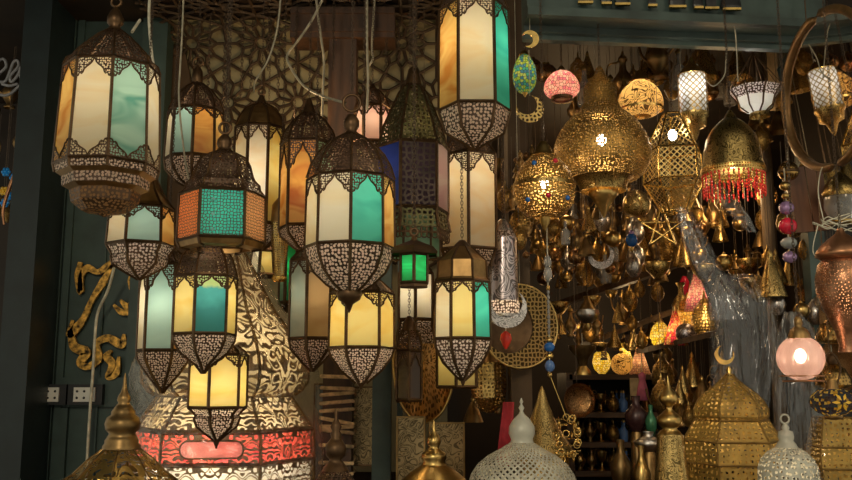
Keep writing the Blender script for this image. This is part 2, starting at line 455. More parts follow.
def crescent(R, k=.75, off=.35, seg=20, t=.004, rot=0.0):
    """moon: strip between outer and inner circle"""
    mb = MB(); r2 = R * k; d = R * off
    # intersection half-angle on the outer circle
    ca = (R * R + d * d - r2 * r2) / (2 * R * d); a = math.acos(max(-1, min(1, ca)))
    cb = (R * R - d * d - r2 * r2) / (2 * r2 * d); b = math.acos(max(-1, min(1, cb)))
    O = []; I = []
    for i in range(seg + 1):
        u = a + (2 * PI - 2 * a) * i / seg; w = b + (2 * PI - 2 * b) * i / seg
        O.append((R * math.cos(u + rot), R * math.sin(u + rot)))
        I.append((d * math.cos(rot) + r2 * math.cos(w + rot), d * math.sin(rot) + r2 * math.sin(w + rot)))
    for y, fl in ((-t / 2, 0), (t / 2, 1)):
        mb.grid([[(p[0], y, p[1]) for p in O], [(p[0], y, p[1]) for p in I]], [[p for p in O], [p for p in I]], 0, False)
    for L in (O, I): mb.grid([[(p[0], -t / 2, p[1]) for p in L], [(p[0], t / 2, p[1]) for p in L]], None, 0, False)
    return mb
def voronoi_edges(seeds, box):
    """edges of the Voronoi cells of 2-D seeds by clipping"""
    E = {}
    x0, x1, z0, z1 = box
    for i, s in enumerate(seeds):
        poly = [(s[0] - .3, s[1] - .3), (s[0] + .3, s[1] - .3), (s[0] + .3, s[1] + .3), (s[0] - .3, s[1] + .3)]
        nb = sorted((p for p in seeds if p is not s and abs(p[0] - s[0]) < .35 and abs(p[1] - s[1]) < .35), key=lambda p: (p[0] - s[0]) ** 2 + (p[1] - s[1]) ** 2)[:26]
        for p in nb:
            mx, mz = (p[0] + s[0]) / 2, (p[1] + s[1]) / 2; nx, nz = p[0] - s[0], p[1] - s[1]
            out = []
            for k in range(len(poly)):
                a, b = poly[k], poly[(k + 1) % len(poly)]
                da = (a[0] - mx) * nx + (a[1] - mz) * nz; db = (b[0] - mx) * nx + (b[1] - mz) * nz
                if da <= 0: out.append(a)
                if da * db < 0: t = da / (da - db); out.append((a[0] + (b[0] - a[0]) * t, a[1] + (b[1] - a[1]) * t))
            poly = out
            if len(poly) < 3: break
        for k in range(len(poly)):
            a, b = poly[k], poly[(k + 1) % len(poly)]
            if math.hypot(a[0] - b[0], a[1] - b[1]) < .003: continue
            if all(x0 <= q[0] <= x1 and z0 <= q[1] <= z1 for q in (a, b)):
                key = tuple(sorted(((round(a[0], 3), round(a[1], 3)), (round(b[0], 3), round(b[1], 3)))))
                E[key] = (a, b)
    return list(E.values())
BR = (.55, .37, .13)
solid('brass_dark', (.11, .062, .03), .8, .42)
solid('brass_mid', (.30, .18, .07), .9, .38)
solid('brass', BR, 1, .3)
solid('brass_gold', (.75, .5, .16), 1, .25)
solid('copper', (.42, .2, .1), .9, .38)
solid('silver', (.62, .58, .55), 1, .3)
solid('chain_metal', (.1, .07, .05), .8, .45)
solid('wire', (.42, .38, .28), 0, .5)
solid('wire_dark', (.12, .08, .05), 0, .5)
solid('cable_white', (.62, .58, .45), 0, .5)
solid('teal_paint', (.035, .062, .054), 0, .5, .25, 12, .15)
solid('teal_dark', (.008, .016, .018), 0, .45, .3, 12, .15)
solid('teal_beam', (.05, .078, .072), 0, .5, .45, 9, .3)
solid('olive_wall', (.3, .26, .15), 0, .8, .15, 6)
solid('lattice_wood', (.05, .028, .013), 0, .6, .4, 15)
solid('plaster_brown', (.07, .04, .018), 0, .8, .3, 5)
solid('black', (.012, .012, .014), 0, .5)
solid('white_plastic', (.7, .68, .62), 0, .35, .05)
solid('stone_floor', (.12, .1, .08), 0, .8)
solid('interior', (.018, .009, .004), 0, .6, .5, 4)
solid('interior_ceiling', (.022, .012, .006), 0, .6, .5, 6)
solid('white_metal', (.48, .46, .38), .1, .4, .1)
solid('red_cloth', (.35, .02, .03), 0, .8)
solid('pink_cloth', (.5, .12, .2), 0, .8)
solid('rope', (.6, .45, .26), 0, .8, .4, 60)
solid('leather', (.16, .08, .035), 0, .4, .4, 12)
solid('enamel_blue', (.02, .12, .4), 0, .1)
solid('enamel_red', (.6, .02, .05), 0, .1)
solid('enamel_green', (.05, .2, .1), .3, .2)
solid('stone_grey', (.3, .32, .3), 0, .2)
solid('cardboard', (.5, .36, .2), 0, .8)
solid('leopard', (.5, .27, .05), .6, .4, 1.0, 55)
wood('wood_post', (.085, .038, .017), (.035, .016, .008), 5)
wood('wood_light', (.3, .19, .1), (.16, .09, .045), 4, .6, True)
wood('wood_shelf', (.12, .06, .025), (.05, .025, .012), 5, .5, True)
pierced('fil_dark', (.11, .065, .042), 'dots', 135, .35, .7)
pierced('fil_fine', (.085, .048, .03), 'dots', 175, .38, .7)
pierced('fil_lace', (.13, .075, .05), 'dots', 120, .37, .6, .4, (1, .86, .78), .8)
pierced('fil_bowl', (.075, .04, .026), 'dots', 150, .38, .6, .45, (1, .84, .74), .85)  # translucent backing added so that the holes of the bowls look bright
pierced('fil_bigbowl', (.08, .045, .03), 'dots', 118, .4, .6, .45, (1, .82, .72), .85)
pierced('fil_big', (.1, .055, .03), 'dots', 105, .35, .7, .4, (.5, .3, .15), .7)
pierced('fil_green', (.13, .115, .05), 'mesh', 75, .2)
pierced('fil_geo', (.06, .04, .032), 'mesh', 62, .18, .6, .4, (.07, .045, .06), .6)
pierced('fil_brass', (.34, .2, .055), 'dots', 120, .33, .85, .42)
pierced('fil_brassbig', BR, 'mesh', 80, .2, 1, .3)
pierced('fil_goldmesh', (.62, .42, .15), 'mesh', 120, .17, 1, .3)
pierced('fil_white', (.46, .44, .36), 'dots', 80, .3, .1, .5)
pierced('fil_whitemesh', (.44, .42, .34), 'diamond', 52, .3, .1, .5)
pierced('fil_gold', (.75, .5, .16), 'grid', 130, .3, 1, .3)
pierced('fil_diamond', (.5, .35, .15), 'diamond', 48, .37, 1, .35)
pierced('fil_silver', (.6, .5, .45), 'scroll', 30, .35, .9, .35)
pierced('fil_red', (.12, .07, .035), 'mesh', 130, .12, .8, .4, (1, .3, .1), .8)
pierced('fil_teal', (.06, .05, .04), 'mesh', 130, .12, .8, .4, (.05, .75, .65), .8)
pierced('fil_orange', (.16, .09, .04), 'mesh', 130, .12, .8, .4, (1, .5, .22), .8)
pierced('heart_fil', (.34, .23, .12), 'floral', 22, .1, .6, .45)
pierced('heart_fil2', (.34, .23, .12), 'floral', 30, .15, .6, .45)
pierced('leafcut', (.5, .33, .1), 'scroll', 14, .3, .9, .35)
pierced('script_fil', (.16, .08, .02), 'scroll', 26, -.45, .8, .35, (1, .62, .2), .8)
engraved('eng_brass', BR, 45)
engraved('eng_copper', (.45, .24, .1), 60)
engraved('eng_bronze', (.32, .23, .12), 28, .35, .35)
engraved('eng_gold', (.7, .48, .18), 50)
engraved('ham_brass', (.5, .3, .1), 95, .25, .4, 'dots', .3)
engraved('ham_star', (.3, .19, .07), 75, .35, .15, 'mesh', .16)
engraved('eng_silver', (.62, .57, .55), 40, .3, .4)
glass('g_cream', (1, .9, .66), (.96, .78, .46))
glass('g_white', (1, .96, .8), (.97, .87, .62), 6)
glass('g_yellow', (1, .84, .32), (.97, .7, .18), 7)
glass('g_amber', (.95, .62, .2), (.75, .3, .06), 9)
glass('g_orange', (.95, .5, .1), (.7, .2, .03), 9)
glass('g_tan', (.62, .42, .2), (.5, .3, .12), 6)
glass('g_teal', (.08, .68, .55), (.04, .5, .42), 6)
glass('g_aqua', (.5, .85, .75), (.15, .5, .42), 8)
glass('g_sky', (.55, .88, .85), (.42, .72, .72), 6)
glass('g_pale_blue', (.5, .6, .52), (.38, .5, .45), 7)
glass('g_green', (.02, .75, .22), (.01, .4, .1), 14)
glass('g_sea_green', (.35, .6, .42), (.3, .42, .25), 6)
glass('g_blue', (.02, .05, .4), (.01, .03, .25), 6)
glass('g_dull_brown', (.2, .12, .07), (.13, .08, .045), 6)
glass('g_rose', (1, .72, .6), (.9, .5, .45), 6)
glass('g_pink', (.85, .3, .25), (.7, .18, .2), 20)
glass('g_frost', (1, .97, .9), (.95, .9, .8), 6)
glass('g_pinkglass', (1, .72, .62), (.9, .55, .45), 12)
glass('liner_cream', (.85, .72, .45), (.75, .6, .32), 4)
glass('liner_red', (.95, .16, .1), (.8, .08, .08), 12)
glass('liner_pink', (1, .5, .42), (1, .4, .35), 3)
glass('liner_white', (.85, .82, .7), (.75, .7, .55), 4)
glass('liner_purple', (.5, .2, .8), (.3, .1, .5), 8)
film('plastic_film', (1, 1, 1), .08, .07)
film('plastic_wrap', (.98, .98, 1), .08, .01, .12, (1, 1, .12))
film('pink_clear', (1, .68, .55), .1, .4, .1, (1, 1, .05), (1, .6, .5, 1))
film('clear_glass', (.97, .97, .97), .08, .02, .03)
mosaic('mos_yellow', [(.9, .7, .05), (.9, .75, .2), (.75, .5, .05), (1, .85, .4)])
mosaic('mos_red', [(.8, .12, .05), (.9, .3, .1), (.75, .05, .1), (.9, .5, .2)])
mosaic('mos_pink', [(.85, .3, .3), (.9, .45, .4), (.75, .2, .3), (.95, .6, .5)])
mosaic('mos_multi', [(.3, .17, .02), (.02, .015, .02), (.02, .03, .04), (.35, .25, .05), (.02, .02, .04), (.03, .02, .015)], 120)
mosaic('mos_green', [(.5, .7, .1), (.1, .5, .4), (.7, .8, .2), (.1, .3, .5)], 100)
emis('lamp_white', (1, .9, .75), 6)
m, nt, out = newmat('mirror_silver'); nt.links.new(N(nt, 'ShaderNodeBsdfGlossy', Roughness=.02, Color=(.8, .75, .7, 1)).outputs[0], out.inputs[0])
pierced('fil_goldmesh2', (.75, .52, .2), 'diamond', 52, .41, 1, .3)
pierced('copper_dots', (.36, .18, .1), 'dots', 120, .22, .9, .35)
engraved('eng_silver2', (.62, .54, .56), 20, .3, .3, 'scroll', .2)
solid('bead_red', (.75, .05, .03), 0, .15)
solid('inlay_orange', (.95, .5, .05), 0, .2)
solid('clear_bead', (.75, .72, .68), 0, .08, .1, 20, 0, **{'Transmission Weight': .7})
solid('blue_glass', (.12, .25, .6), 0, .08, .3, 20, 0, **{'Transmission Weight': .3})
solid('violet_glass', (.35, .22, .42), .3, .12)
wood('wood_red', (.2, .08, .035), (.11, .04, .018), 5)
solid('brass_old', (.24, .15, .06), .9, .38, .4, 20)
solid('brass_yellow', (.3, .18, .05), .5, .45)
solid('case_blue', (.16, .2, .22), .3, .15)
engraved('ham_dots', (.5, .27, .09), 9, .3, .3, 'dots', .33)
wood('pole_wood', (.2, .13, .07), (.1, .06, .03), 5)
pierced('fil_yellow', (.42, .26, .06), 'mesh', 58, .24, .4, .5)
pierced('fil_yellow2', (.46, .29, .07), 'mesh', 62, .26, .4, .5)
pierced('heart_fil3', (.3, .2, .1), 'floral', 36, -.05, .6, .45)
solid('paint_white', (.3, .3, .32), 0, .5)
solid('letter_black', (.02, .02, .022), 0, .35)
solid('enamel_dark', (.05, .02, .02), .2, .25)
solid('enamel_bright_blue', (.02, .3, .8), 0, .2)
mosaic('mos_red2', [(.7, .35, .2), (.8, .5, .3), (.6, .3, .2)], 80)
mosaic('mos_gold', [(.8, .5, .1), (.9, .6, .2), (.6, .3, .05)], 80)
split_glass('g_seascape', (.62, .85, .42), (.1, .5, .55), .11)
solid('mirror_frame', (.22, .12, .045), .6, .35)
# ------------------------------------------------------------ the setting
def struct_box(name, lo, hi, mat, R=None):
    mb = MB(); mb.box(lo, hi, 0, R); return mb.build(name, mat, None, None, 'structure')
def X(px, Y, py=240): return P(px, py, Y).x
def Z(py, Y, px=426): return P(px, py, Y).z
struct_box('floor', (-4, -3, -.1), (4, 7.2, 0), 'stone_floor')
# teal panelled wall on the left
WY = 3.5
mb = MB()
xl, xr = X(36, WY), X(160, WY)
mb.box((xl, WY, 0), (xr, WY + .06, 3.4))
struct = mb.build('wall_left', 'teal_paint', None, None, 'structure')
mb = MB()
for px, w, d in ((60, .018, .02), (70, .012, .015), (148, .05, .04)): mb.box((X(px, WY) - w, WY - d, 0), (X(px, WY) + w, WY - .001, 3.4))
za = Z(392, WY)
mb.box((X(72, WY), WY - .02, za - .055), (X(146, WY), WY - .001, za + .055))
mb.box((X(72, WY), WY - .02, 0.3), (X(80, WY), WY - .001, za - .06)); mb.box((X(106, WY), WY - .012, 0.3), (X(108, WY), WY - .001, 2.4))
mb.build('trim_1', 'teal_paint', None, None, 'structure')
mb = MB()
mb.box((X(14, 3.3), 3.25, 0), (X(42, 3.3), 3.52, 3.4)); mb.box((X(45, 3.4), 3.42, 0), (X(50, 3.4), 3.52, 3.4))
mb.build('trim_2', 'teal_dark', None, None, 'structure')
# street-side shop window far left
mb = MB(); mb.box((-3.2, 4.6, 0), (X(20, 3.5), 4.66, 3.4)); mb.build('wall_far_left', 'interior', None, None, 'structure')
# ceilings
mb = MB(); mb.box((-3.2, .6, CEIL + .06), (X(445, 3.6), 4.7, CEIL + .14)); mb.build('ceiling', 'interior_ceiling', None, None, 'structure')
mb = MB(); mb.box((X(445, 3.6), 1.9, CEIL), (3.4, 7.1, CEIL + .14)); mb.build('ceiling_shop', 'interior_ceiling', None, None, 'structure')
# the back wall behind the lattice and the brown arch at its left
LY = 3.62
lx0, lx1 = X(146, LY), X(447, LY)
mb = MB(); mb.box((lx0, LY + .05, 1.2), (lx1, LY + .1, CEIL + .06)); mb.build('wall_back', 'olive_wall', None, None, 'structure')
mb = MB(); mb.box((lx0, LY + .1, 0), (lx1, LY + .16, 2.1)); mb.build('wall_back_lower', 'plaster_brown', None, None, 'structure')
# brown arch spandrel
mb = MB(); pts = []
outl = [(146, 20), (160, 22), (172, 28), (181, 40), (186, 55), (190, 75), (192, 100), (192, 260), (146, 260)]
pts = [(P(x, y, LY - .02).x, P(x, y, LY - .02).z) for x, y in outl]
fs = flatshape([(a, b) for a, b in pts][::-1], .03); fs.build('wall_arch', 'plaster_brown', None, (0, LY - .02, 0), 'structure')
# lattice with a coved top
R = .22; zc = CEIL - R + .05
def cove(x, s):
    """s = height along the wall, bending forward into the soffit"""
    if s < zc: return Vector((x, LY, s))
    a = (s - zc) / R
    if a < PI / 2: return Vector((x, LY - R + R * math.cos(a), zc + R * math.sin(a)))
    return Vector((x, LY - R - (a - PI / 2) * R, zc + R))
s0, s1 = 2.0, zc + R * PI / 2 + .75
SP_ = .29; EDG = {}
def ledge(a, b):
    if all(lx0 + .01 <= q[0] <= lx1 - .01 and s0 <= q[1] <= s1 for q in (a, b)):
        EDG[tuple(sorted(((round(a[0], 3), round(a[1], 3)), (round(b[0], 3), round(b[1], 3)))))] = (a, b)
row = 0; zz = s0 - .05
while zz < s1 + .2:
    x = lx0 - .12 + (SP_ / 2 if row % 2 else 0)
    while x < lx1 + .2:
        def pt(r_, k): return (x + r_ * math.cos(k * PI / 6), zz + r_ * math.sin(k * PI / 6))
        for k in range(12):
            A, B, C, A2, C2 = pt(.028, k + .5), pt(.078, k + .5), pt(.104, k), pt(.028, k + 1.5), pt(.104, k + 1)
            E = pt(SP_ / 2, k) if k % 2 == 0 else pt(SP_ / math.sqrt(3), k); E2 = pt(SP_ / 2, k + 1) if k % 2 else pt(SP_ / math.sqrt(3), k + 1)
            for p, q in ((A, A2), (A, B), (B, C), (B, C2), (C, E), (E, E2)): ledge(p, q)
        x += SP_
    zz += SP_ * math.sqrt(3) / 2; row += 1
mb = MB()
for a, b in EDG.values(): mb.tube([cove(*a), cove(*b)], .0068, 4, 0, False)
mb.build('wall_lattice', 'lattice_wood', None, None, 'structure')
mb = MB(); rows = []
for x in (lx0, lx1): rows.append([cove(x, s0 + (s1 - s0) * k / 40) + Vector((0, .02, .02)) for k in range(41)])
mb.grid(rows, None, 0, True); mb.build('wall_cove', 'olive_wall', None, None, 'structure')
# teal cornice over the shop front; it recedes to the right
def cornice(name, prof, mat, xa, Ya, xb, Yb, ends=.0):
    """prof [(dy,z)]: outline across the beam"""
    A = [Vector((xa, Ya + d, z)) for d, z in prof]; B = [Vector((xb, Yb + d, z)) for d, z in prof]
    mb = MB(); mb.grid([A, B], None, 0, False, True); mb.quad(A); mb.quad(B[::-1]); return mb.build(name, mat, None, None, 'structure')
Ya, Yb = 2.5, 2.6
pa, pb = P(528, 14, Ya), P(832, 45, Yb)
zt = pa.z
xa, xb = pa.x, P(830, 27, 2.6).x
cornice('trim_3', [(.02, zt + .6), (.02, zt + .03), (-.0, zt + .025), (-.0, zt), (.02, zt - .002), (.04, zt + .012), (.11, zt + .012), (.115, zt - .006), (.135, zt - .008), (.14, zt - .02), (.17, zt - .02), (.17, zt + .6)], 'teal_beam', xa, Ya, xb, Yb)
mb = MB(); q = smooth([P(790, 74, 2.96), P(800, 58, 2.95), P(818, 42, 2.94), P(838, 29, 2.93), P(870, 14, 2.92)], 6); e = Vector((0, .08, 0)); u = Vector((-.012, 0, .045))
mb.grid([q, [p + u for p in q], [p + u + e for p in q], [p + e for p in q], q], None, 0, False); mb.build('trim_4', 'teal_beam', None, None, 'structure')
# brown pilaster between lattice and shop opening
mb = MB(); mb.box((X(508, 2.9), 2.86, 0.2), (X(528, 2.9), 2.98, CEIL)); mb.build('trim_5', 'plaster_brown', None, None, 'structure')
mb = MB(); mb.box((X(374, 3.3), 3.28, 0.2), (X(392, 3.3), 3.36, 2.35)); mb.box((X(398, 3.3), 3.28, 0.2), (X(403, 3.3), 3.36, 2.35)); mb.build('trim_6', 'teal_paint', None, None, 'structure')
# shop room beyond
BY = 6.3
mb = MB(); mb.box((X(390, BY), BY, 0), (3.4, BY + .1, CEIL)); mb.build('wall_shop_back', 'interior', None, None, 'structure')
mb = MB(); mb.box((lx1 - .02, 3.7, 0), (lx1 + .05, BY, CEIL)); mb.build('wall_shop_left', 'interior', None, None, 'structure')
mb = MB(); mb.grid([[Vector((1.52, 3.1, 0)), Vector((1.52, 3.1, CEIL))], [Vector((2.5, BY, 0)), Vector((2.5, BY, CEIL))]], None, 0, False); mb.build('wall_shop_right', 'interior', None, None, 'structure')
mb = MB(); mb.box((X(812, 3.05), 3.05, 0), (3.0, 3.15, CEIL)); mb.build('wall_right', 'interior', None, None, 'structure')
mb = MB(); mb.box((X(806, 3.0), 2.98, 0), (X(822, 3.0), 3.04, 2.5)); mb.build('trim_7', 'teal_beam', None, None, 'structure')
# stone above the beam, top right
mb = MB(); mb.box((X(800, 3.2), 3.3, 2.6), (3.2, 3.4, 3.4)); mb.build('wall_stone', 'cardboard', None, None, 'structure')
# wooden post and its cross beam
t = thing('wooden_post', 'dark wooden post with a cross beam before the lattice, rope-bound lower down', 'post', (X(341, 3.35), 3.35, 0))
mb = MB(); w = 14 * mpp(336, 240, 3.35)
mb.box((-w, -w, 0), (w, w, CEIL)); mb.build('shaft', 'wood_post', t)
mb = MB(); za, zb = Z(44, 3.35), Z(14, 3.35)
mb.box((-.2, -.07, za), (.2, .07, zb)); mb.box((-.2, -.078, za + .02), (.2, -.07, za + .035)); mb.box((-.2, -.078, zb - .03), (.2, -.07, zb - .015)); mb.build('cross_beam', 'wood_post', t)
mb = MB(); pts = []
zc0, zc1 = Z(372, 3.3), Z(500, 3.3)
for lvl in (375, 388, 392, 403, 412, 421, 424, 427, 430, 446, 462, 474):
    zc_ = Z(lvl, 3.3); q = [(sx_ * (w + .006), sy_ * (w + .006), zc_ + random.uniform(-.012, .012)) for sx_, sy_ in ((-1, -1), (1, -1), (1, 1), (-1, 1))]
    mb.tube(q, .0068, 6, 0, True, True)
mb.build('rope_winding', 'rope', t)
# display counter below the picture
CTZ = 1.08
t = thing('display_counter', 'low display counter under the standing lanterns, below the stall', 'counter', (.2, 2.75, 0))
mb = MB(); mb.box((-1.75, -.55, CTZ - .05), (1.2, .5, CTZ)); mb.build('top', 'wood_shelf', t)
mb = MB(); mb.box((-1.7, -.5, 0), (1.15, .45, CTZ - .05)); mb.build('body', 'teal_dark', t)
# camera, world, lights
cam = D.cameras.new('camera'); co = D.objects.new('camera', cam); COL.objects.link(co)
co.location = (0, 0, CZ); co.rotation_euler = (PI / 2 + PITCH, 0, 0); cam.sensor_width = 36; cam.lens = F * 36 / 852
SC.camera = co
w = D.worlds.new('World'); SC.world = w; w.use_nodes = True
bg = w.node_tree.nodes['Background']; bg.inputs[0].default_value = (.85, .8, .62, 1); bg.inputs[1].default_value = WORLD
SC.view_settings.view_transform = 'Standard'; SC.view_settings.look = 'None'; SC.view_settings.exposure = EXPO; SC.view_settings.gamma = 1
try: SC.view_settings.use_curve_mapping = False
except Exception: pass
cy = SC.cycles; cy.use_denoising = True; cy.transparent_max_bounces = 24; cy.max_bounces = 8; cy.sample_clamp_indirect = 4; cy.sample_clamp_direct = 12; cy.use_light_tree = True
cy.caustics_reflective = False; cy.caustics_refractive = False
lamp(None, (-.6, -1.2, 3.0), 110, (1, .86, .62), .18, 'front_fill_light')  # unseen light added behind the camera as soft frontal fill
lamp(None, (1.6, .4, 2.8), 14, (1, .8, .5), .15, 'front_right_light')  # point light high at the front right, no fixture built
for x, y, z, W_ in ((.55, 3.6, 2.4, 2.5), (1.2, 3.5, 2.3, 2.5), (.9, 4.9, 2.5, 5), (.5, 5.2, 1.7, 2), (1.5, 4.3, 1.9, 2), (1.3, 5.6, 2.0, 3), (.72, 3.75, 1.75, .7), (1.1, 3.3, 2.15, 1.0), (-.55, 3.2, 2.5, 3.2), (.02, 3.25, 2.45, 1.8)):
    lamp(None, (x, y, z), W_, (1, .66, .32), .05, 'shop_fill_light')  # unseen point lights added to brighten the shop, its shelf and the lattice
# ------------------------------------------------------------ glass lanterns at the left
def L1():
    r = lantern('large octagonal lantern, green and white panes, hung high against the teal wall', 107, 2.1, 8, -22,
        [(6, 1), (10, 5), (15, 8), (21, 8), (25, 5), (29, 9)], [(29, 9), (34, 22), (42, 34), (47, 38), (49, 44), (56, 47)], (57, 157, 46, 50), [(157, 50), (166, 48)],
        {0: 'g_cream', 1: 'g_aqua', -1: 'g_amber', 2: 'g_white', 'd': 'g_cream'}, archt=17, archb=14, W=.3, ring=(2, 5), ylight=95, ribs=True)
    return r
r = L1()
fr = Frame(107, 166, 2.1); fr.o = Vector(r.location)
rt = math.radians(-22) + math.atan((426 - 107) / F)
mb = MB(); mb.lathe(fr.pr([(166, 48), (171, 42)]), 8, rt); mb.build('lower_bevel', 'brass_mid', r)
mb = MB(); mb.lathe(fr.pr([(171, 42), (181, 41)]), 8, rt); mb.build('pierced_band', 'fil_bigbowl', r)
mb = MB(); mb.lathe(fr.pr([(181, 41), (186, 34)]), 8, rt); mb.build('band_moulding', 'brass_mid', r)
mb = MB(); mb.lathe(fr.pr([(186, 34), (198, 32), (208, 22), (213, 8), (217, 1)]), 8, rt); mb.build('bowl', 'fil_big', r)
lantern('small hexagonal lantern, white and pale blue panes, tucked under the large octagonal one', 139, 2.33, 6, 4,
    [(165, 3), (172, 8), (175, 12)], [(175, 12), (190, 20), (200, 28), (203, 32)], (204, 241, 31, 33), [(241, 33), (252, 27), (254, 28), (262, 26), (272, 12), (279, 1)],
    {0: 'g_sky', -1: 'g_cream', 1: 'g_amber', 'd': 'g_cream'}, top='brass_mid', bot='fil_lace', archt=11, W=.12, ring=(162, 4))
lantern('rounded lantern with pale blue and orange panes, behind the patterned one near the arch', 193, 2.8, 8, 18,
    [(66, 2), (70, 5), (77, 6), (82, 5)], [(82, 5), (86, 14), (94, 23), (104, 27)], (106, 154, 27, 29), [(154, 29), (165, 27), (178, 17), (188, 3)],
    {0: 'g_orange', -1: 'g_sky', -2: 'g_white', 1: 'g_amber', 'd': 'g_cream'}, archt=8, archb=0, W=.16, ring=(62, 5), bot='fil_bowl', ylight=120)
lantern('pale cream tall lantern with a low flat crown, just right of the patterned lantern', 257, 3.05, 8, -5,
    [(95, 2), (99, 4), (103, 6)], [(103, 6), (106, 16), (113, 22), (122, 26)], (124, 222, 26, 26), [(222, 26), (232, 23), (245, 10), (250, 2)],
    {0: 'g_cream', -1: 'g_cream', 1: 'g_yellow', 'd': 'g_cream'}, archt=13, W=.22, top='brass_mid', ring=(92, 3))
r = lantern('squat patterned lantern with red, turquoise and orange pierced sides and an open ring on top', 221, 2.2, 6, 0,
    [(134, 3), (138, 7), (143, 8), (147, 6), (150, 9)], [(150, 9), (153, 22), (160, 26), (170, 29), (174, 31), (178, 36), (183, 37), (188, 42)], (188, 236, 42, 43), [(236, 43), (243, 40), (246, 30)],
    {0: 'fil_teal', -1: 'fil_red', 1: 'fil_orange', 'd': 'fil_orange'}, W=.22, ring=(128, 6), bot='brass_mid', fret='fil_fine', ylight=215)
fr = Frame(221, 246, 2.2)
for c in r.children:
    if c.name.startswith('glass_pane'): c.name = 'pierced_pane'; c['label'] = {'fil_teal': 'turquoise pierced pane', 'fil_red': 'red pierced pane'}.get(c.data.materials[0].name, 'orange pierced pane')
mb = MB()
for k in range(3): mb.sphere((0, -fr.r(38), fr.z(200 + k * 15, 38)), fr.r(1.7), 10, 6)
mb.build('glass_bosses', 'g_sky', r)
lantern('slim lantern with pale turquoise pane under a quarter arch, behind the landscape-paned lantern', 162, 2.55, 6, -14,
    [(245, 3), (250, 9)], [(250, 9), (256, 18), (262, 28)], (263, 350, 27, 27), [(350, 27), (358, 26), (372, 17), (388, 4), (393, 1)],
    {0: 'g_sky', -1: 'g_white', 1: 'g_amber', 'd': 'g_cream'}, archt=22, W=.22, bot='fil_bowl')
lantern('round-crowned lantern with a sea-green landscape pane between yellow ones, under the patterned lantern', 203, 2.3, 6, 10,
    [(236, 3), (242, 8)], [(242, 8), (246, 18), (254, 25), (266, 29), (273, 31)], (274, 333, 31, 31), [(333, 31), (340, 30), (352, 23), (364, 8), (373, 1)],
    {0: 'g_seascape', -1: 'g_yellow', 1: 'g_yellow', 'd': 'g_cream'}, archt=11, W=.2, bot='fil_bowl', ztop=P(203, 247, 2.3).z + .01)
lantern('bright yellow lantern with a stepped bowl, lowest of the lanterns before the plastic-covered one', 216, 2.46, 6, 12,
    None, [(345, 18), (352, 28)], (354, 408, 29, 29), [(408, 29), (411, 25), (416, 21), (418, 23), (427, 20), (436, 8), (440, 3)],
    {'d': 'g_yellow'}, archt=10, W=.25, tip=[(438, 4), (444, 2.4), (449, .5)], bot='fil_bowl', ylight=385)
lantern('round-crowned octagonal lantern with white and bright teal panes, front and centre of the stall', 349, 2.15, 8, -22,
    [(114, 4), (119, 8), (125, 8), (130, 5), (134, 11)], [(134, 11), (138, 23), (147, 34), (158, 41), (170, 45)], (172, 242, 44, 45), [(242, 45), (252, 43), (268, 36), (282, 23), (290, 12)],
    {0: 'g_white', 1: 'g_teal', -1: 'g_cream', 2: 'g_amber', 'd': 'g_cream'}, archt=17, W=.3, ring=(103, 9), tip=[(290, 12), (293, 13), (299, 11), (304, 4), (310, 2), (313, .3)], bot='fil_bigbowl', ylight=200)
lantern('yellow octagonal lantern with a deep pierced bowl, hung under the teal-paned one', 361, 2.4, 6, 2,
    [(268, 3), (272, 8)], [(272, 8), (280, 20), (290, 32)], (291, 347, 32, 32.5), [(347, 32.5), (356, 30), (370, 20), (383, 5)],
    {'d': 'g_yellow'}, archt=12, W=.3, bot='fil_bowl', tip=[(383, 4), (386, 2.5), (390, .5)])
lantern('dim tan lantern with one pale grey-blue side, left of the yellow octagonal lantern', 312, 2.62, 6, 14,
    [(240, 3), (246, 8)], [(246, 8), (252, 18), (258, 24)], (259, 338, 24, 24), [(338, 24), (348, 22), (362, 10), (371, 1)],
    {0: 'g_tan', -1: 'g_pale_blue', 'd': 'g_tan'}, archt=12, W=.1, bot='fil_bowl')
lantern('orange lantern with a pointed crown and a greenish side, tucked behind the teal-paned lantern', 306, 2.85, 6, -12,
    [(98, 2), (106, 5), (112, 8)], [(112, 8), (116, 16), (126, 25), (138, 29)], (139, 224, 28, 28), [(224, 28), (232, 26), (246, 12), (252, 2)],
    {0: 'g_orange', 1: 'g_sea_green', -1: 'g_amber', 'd': 'g_amber'}, archt=24, W=.2, fret='fil_dark', bot='fil_bowl', ylight=180)
lantern('narrow lantern of green glass seen between the crowded lanterns, beside the gold mesh drop', 290, 3.2, 6, 0,
    None, [(236, 6), (242, 12)], (243, 302, 11, 11), [(302, 11), (312, 2)], {'d': 'g_sea_green', 0: 'g_green'}, archt=0, W=.05)
r = lantern('tall blackened lantern with a conical cap, carved geometric sides and a scalloped skirt', 413, 2.4, 6, 10,
    [(66, 1), (68, 5), (83, 9)], [(83, 9), (90, 15), (104, 22), (120, 30), (134, 34), (138, 37)], (140, 206, 36, 36), [(206, 36), (213, 35), (226, 38)],
    {0: 'fil_geo', -1: 'g_blue', 1: 'g_rose', 'd': 'fil_geo'}, W=.1, bot='fil_green', top='fil_green', fret='fil_fine')
fr = Frame(413, 226, 2.4)
mb = MB(); rt = math.radians(10) + math.atan(13 / F)
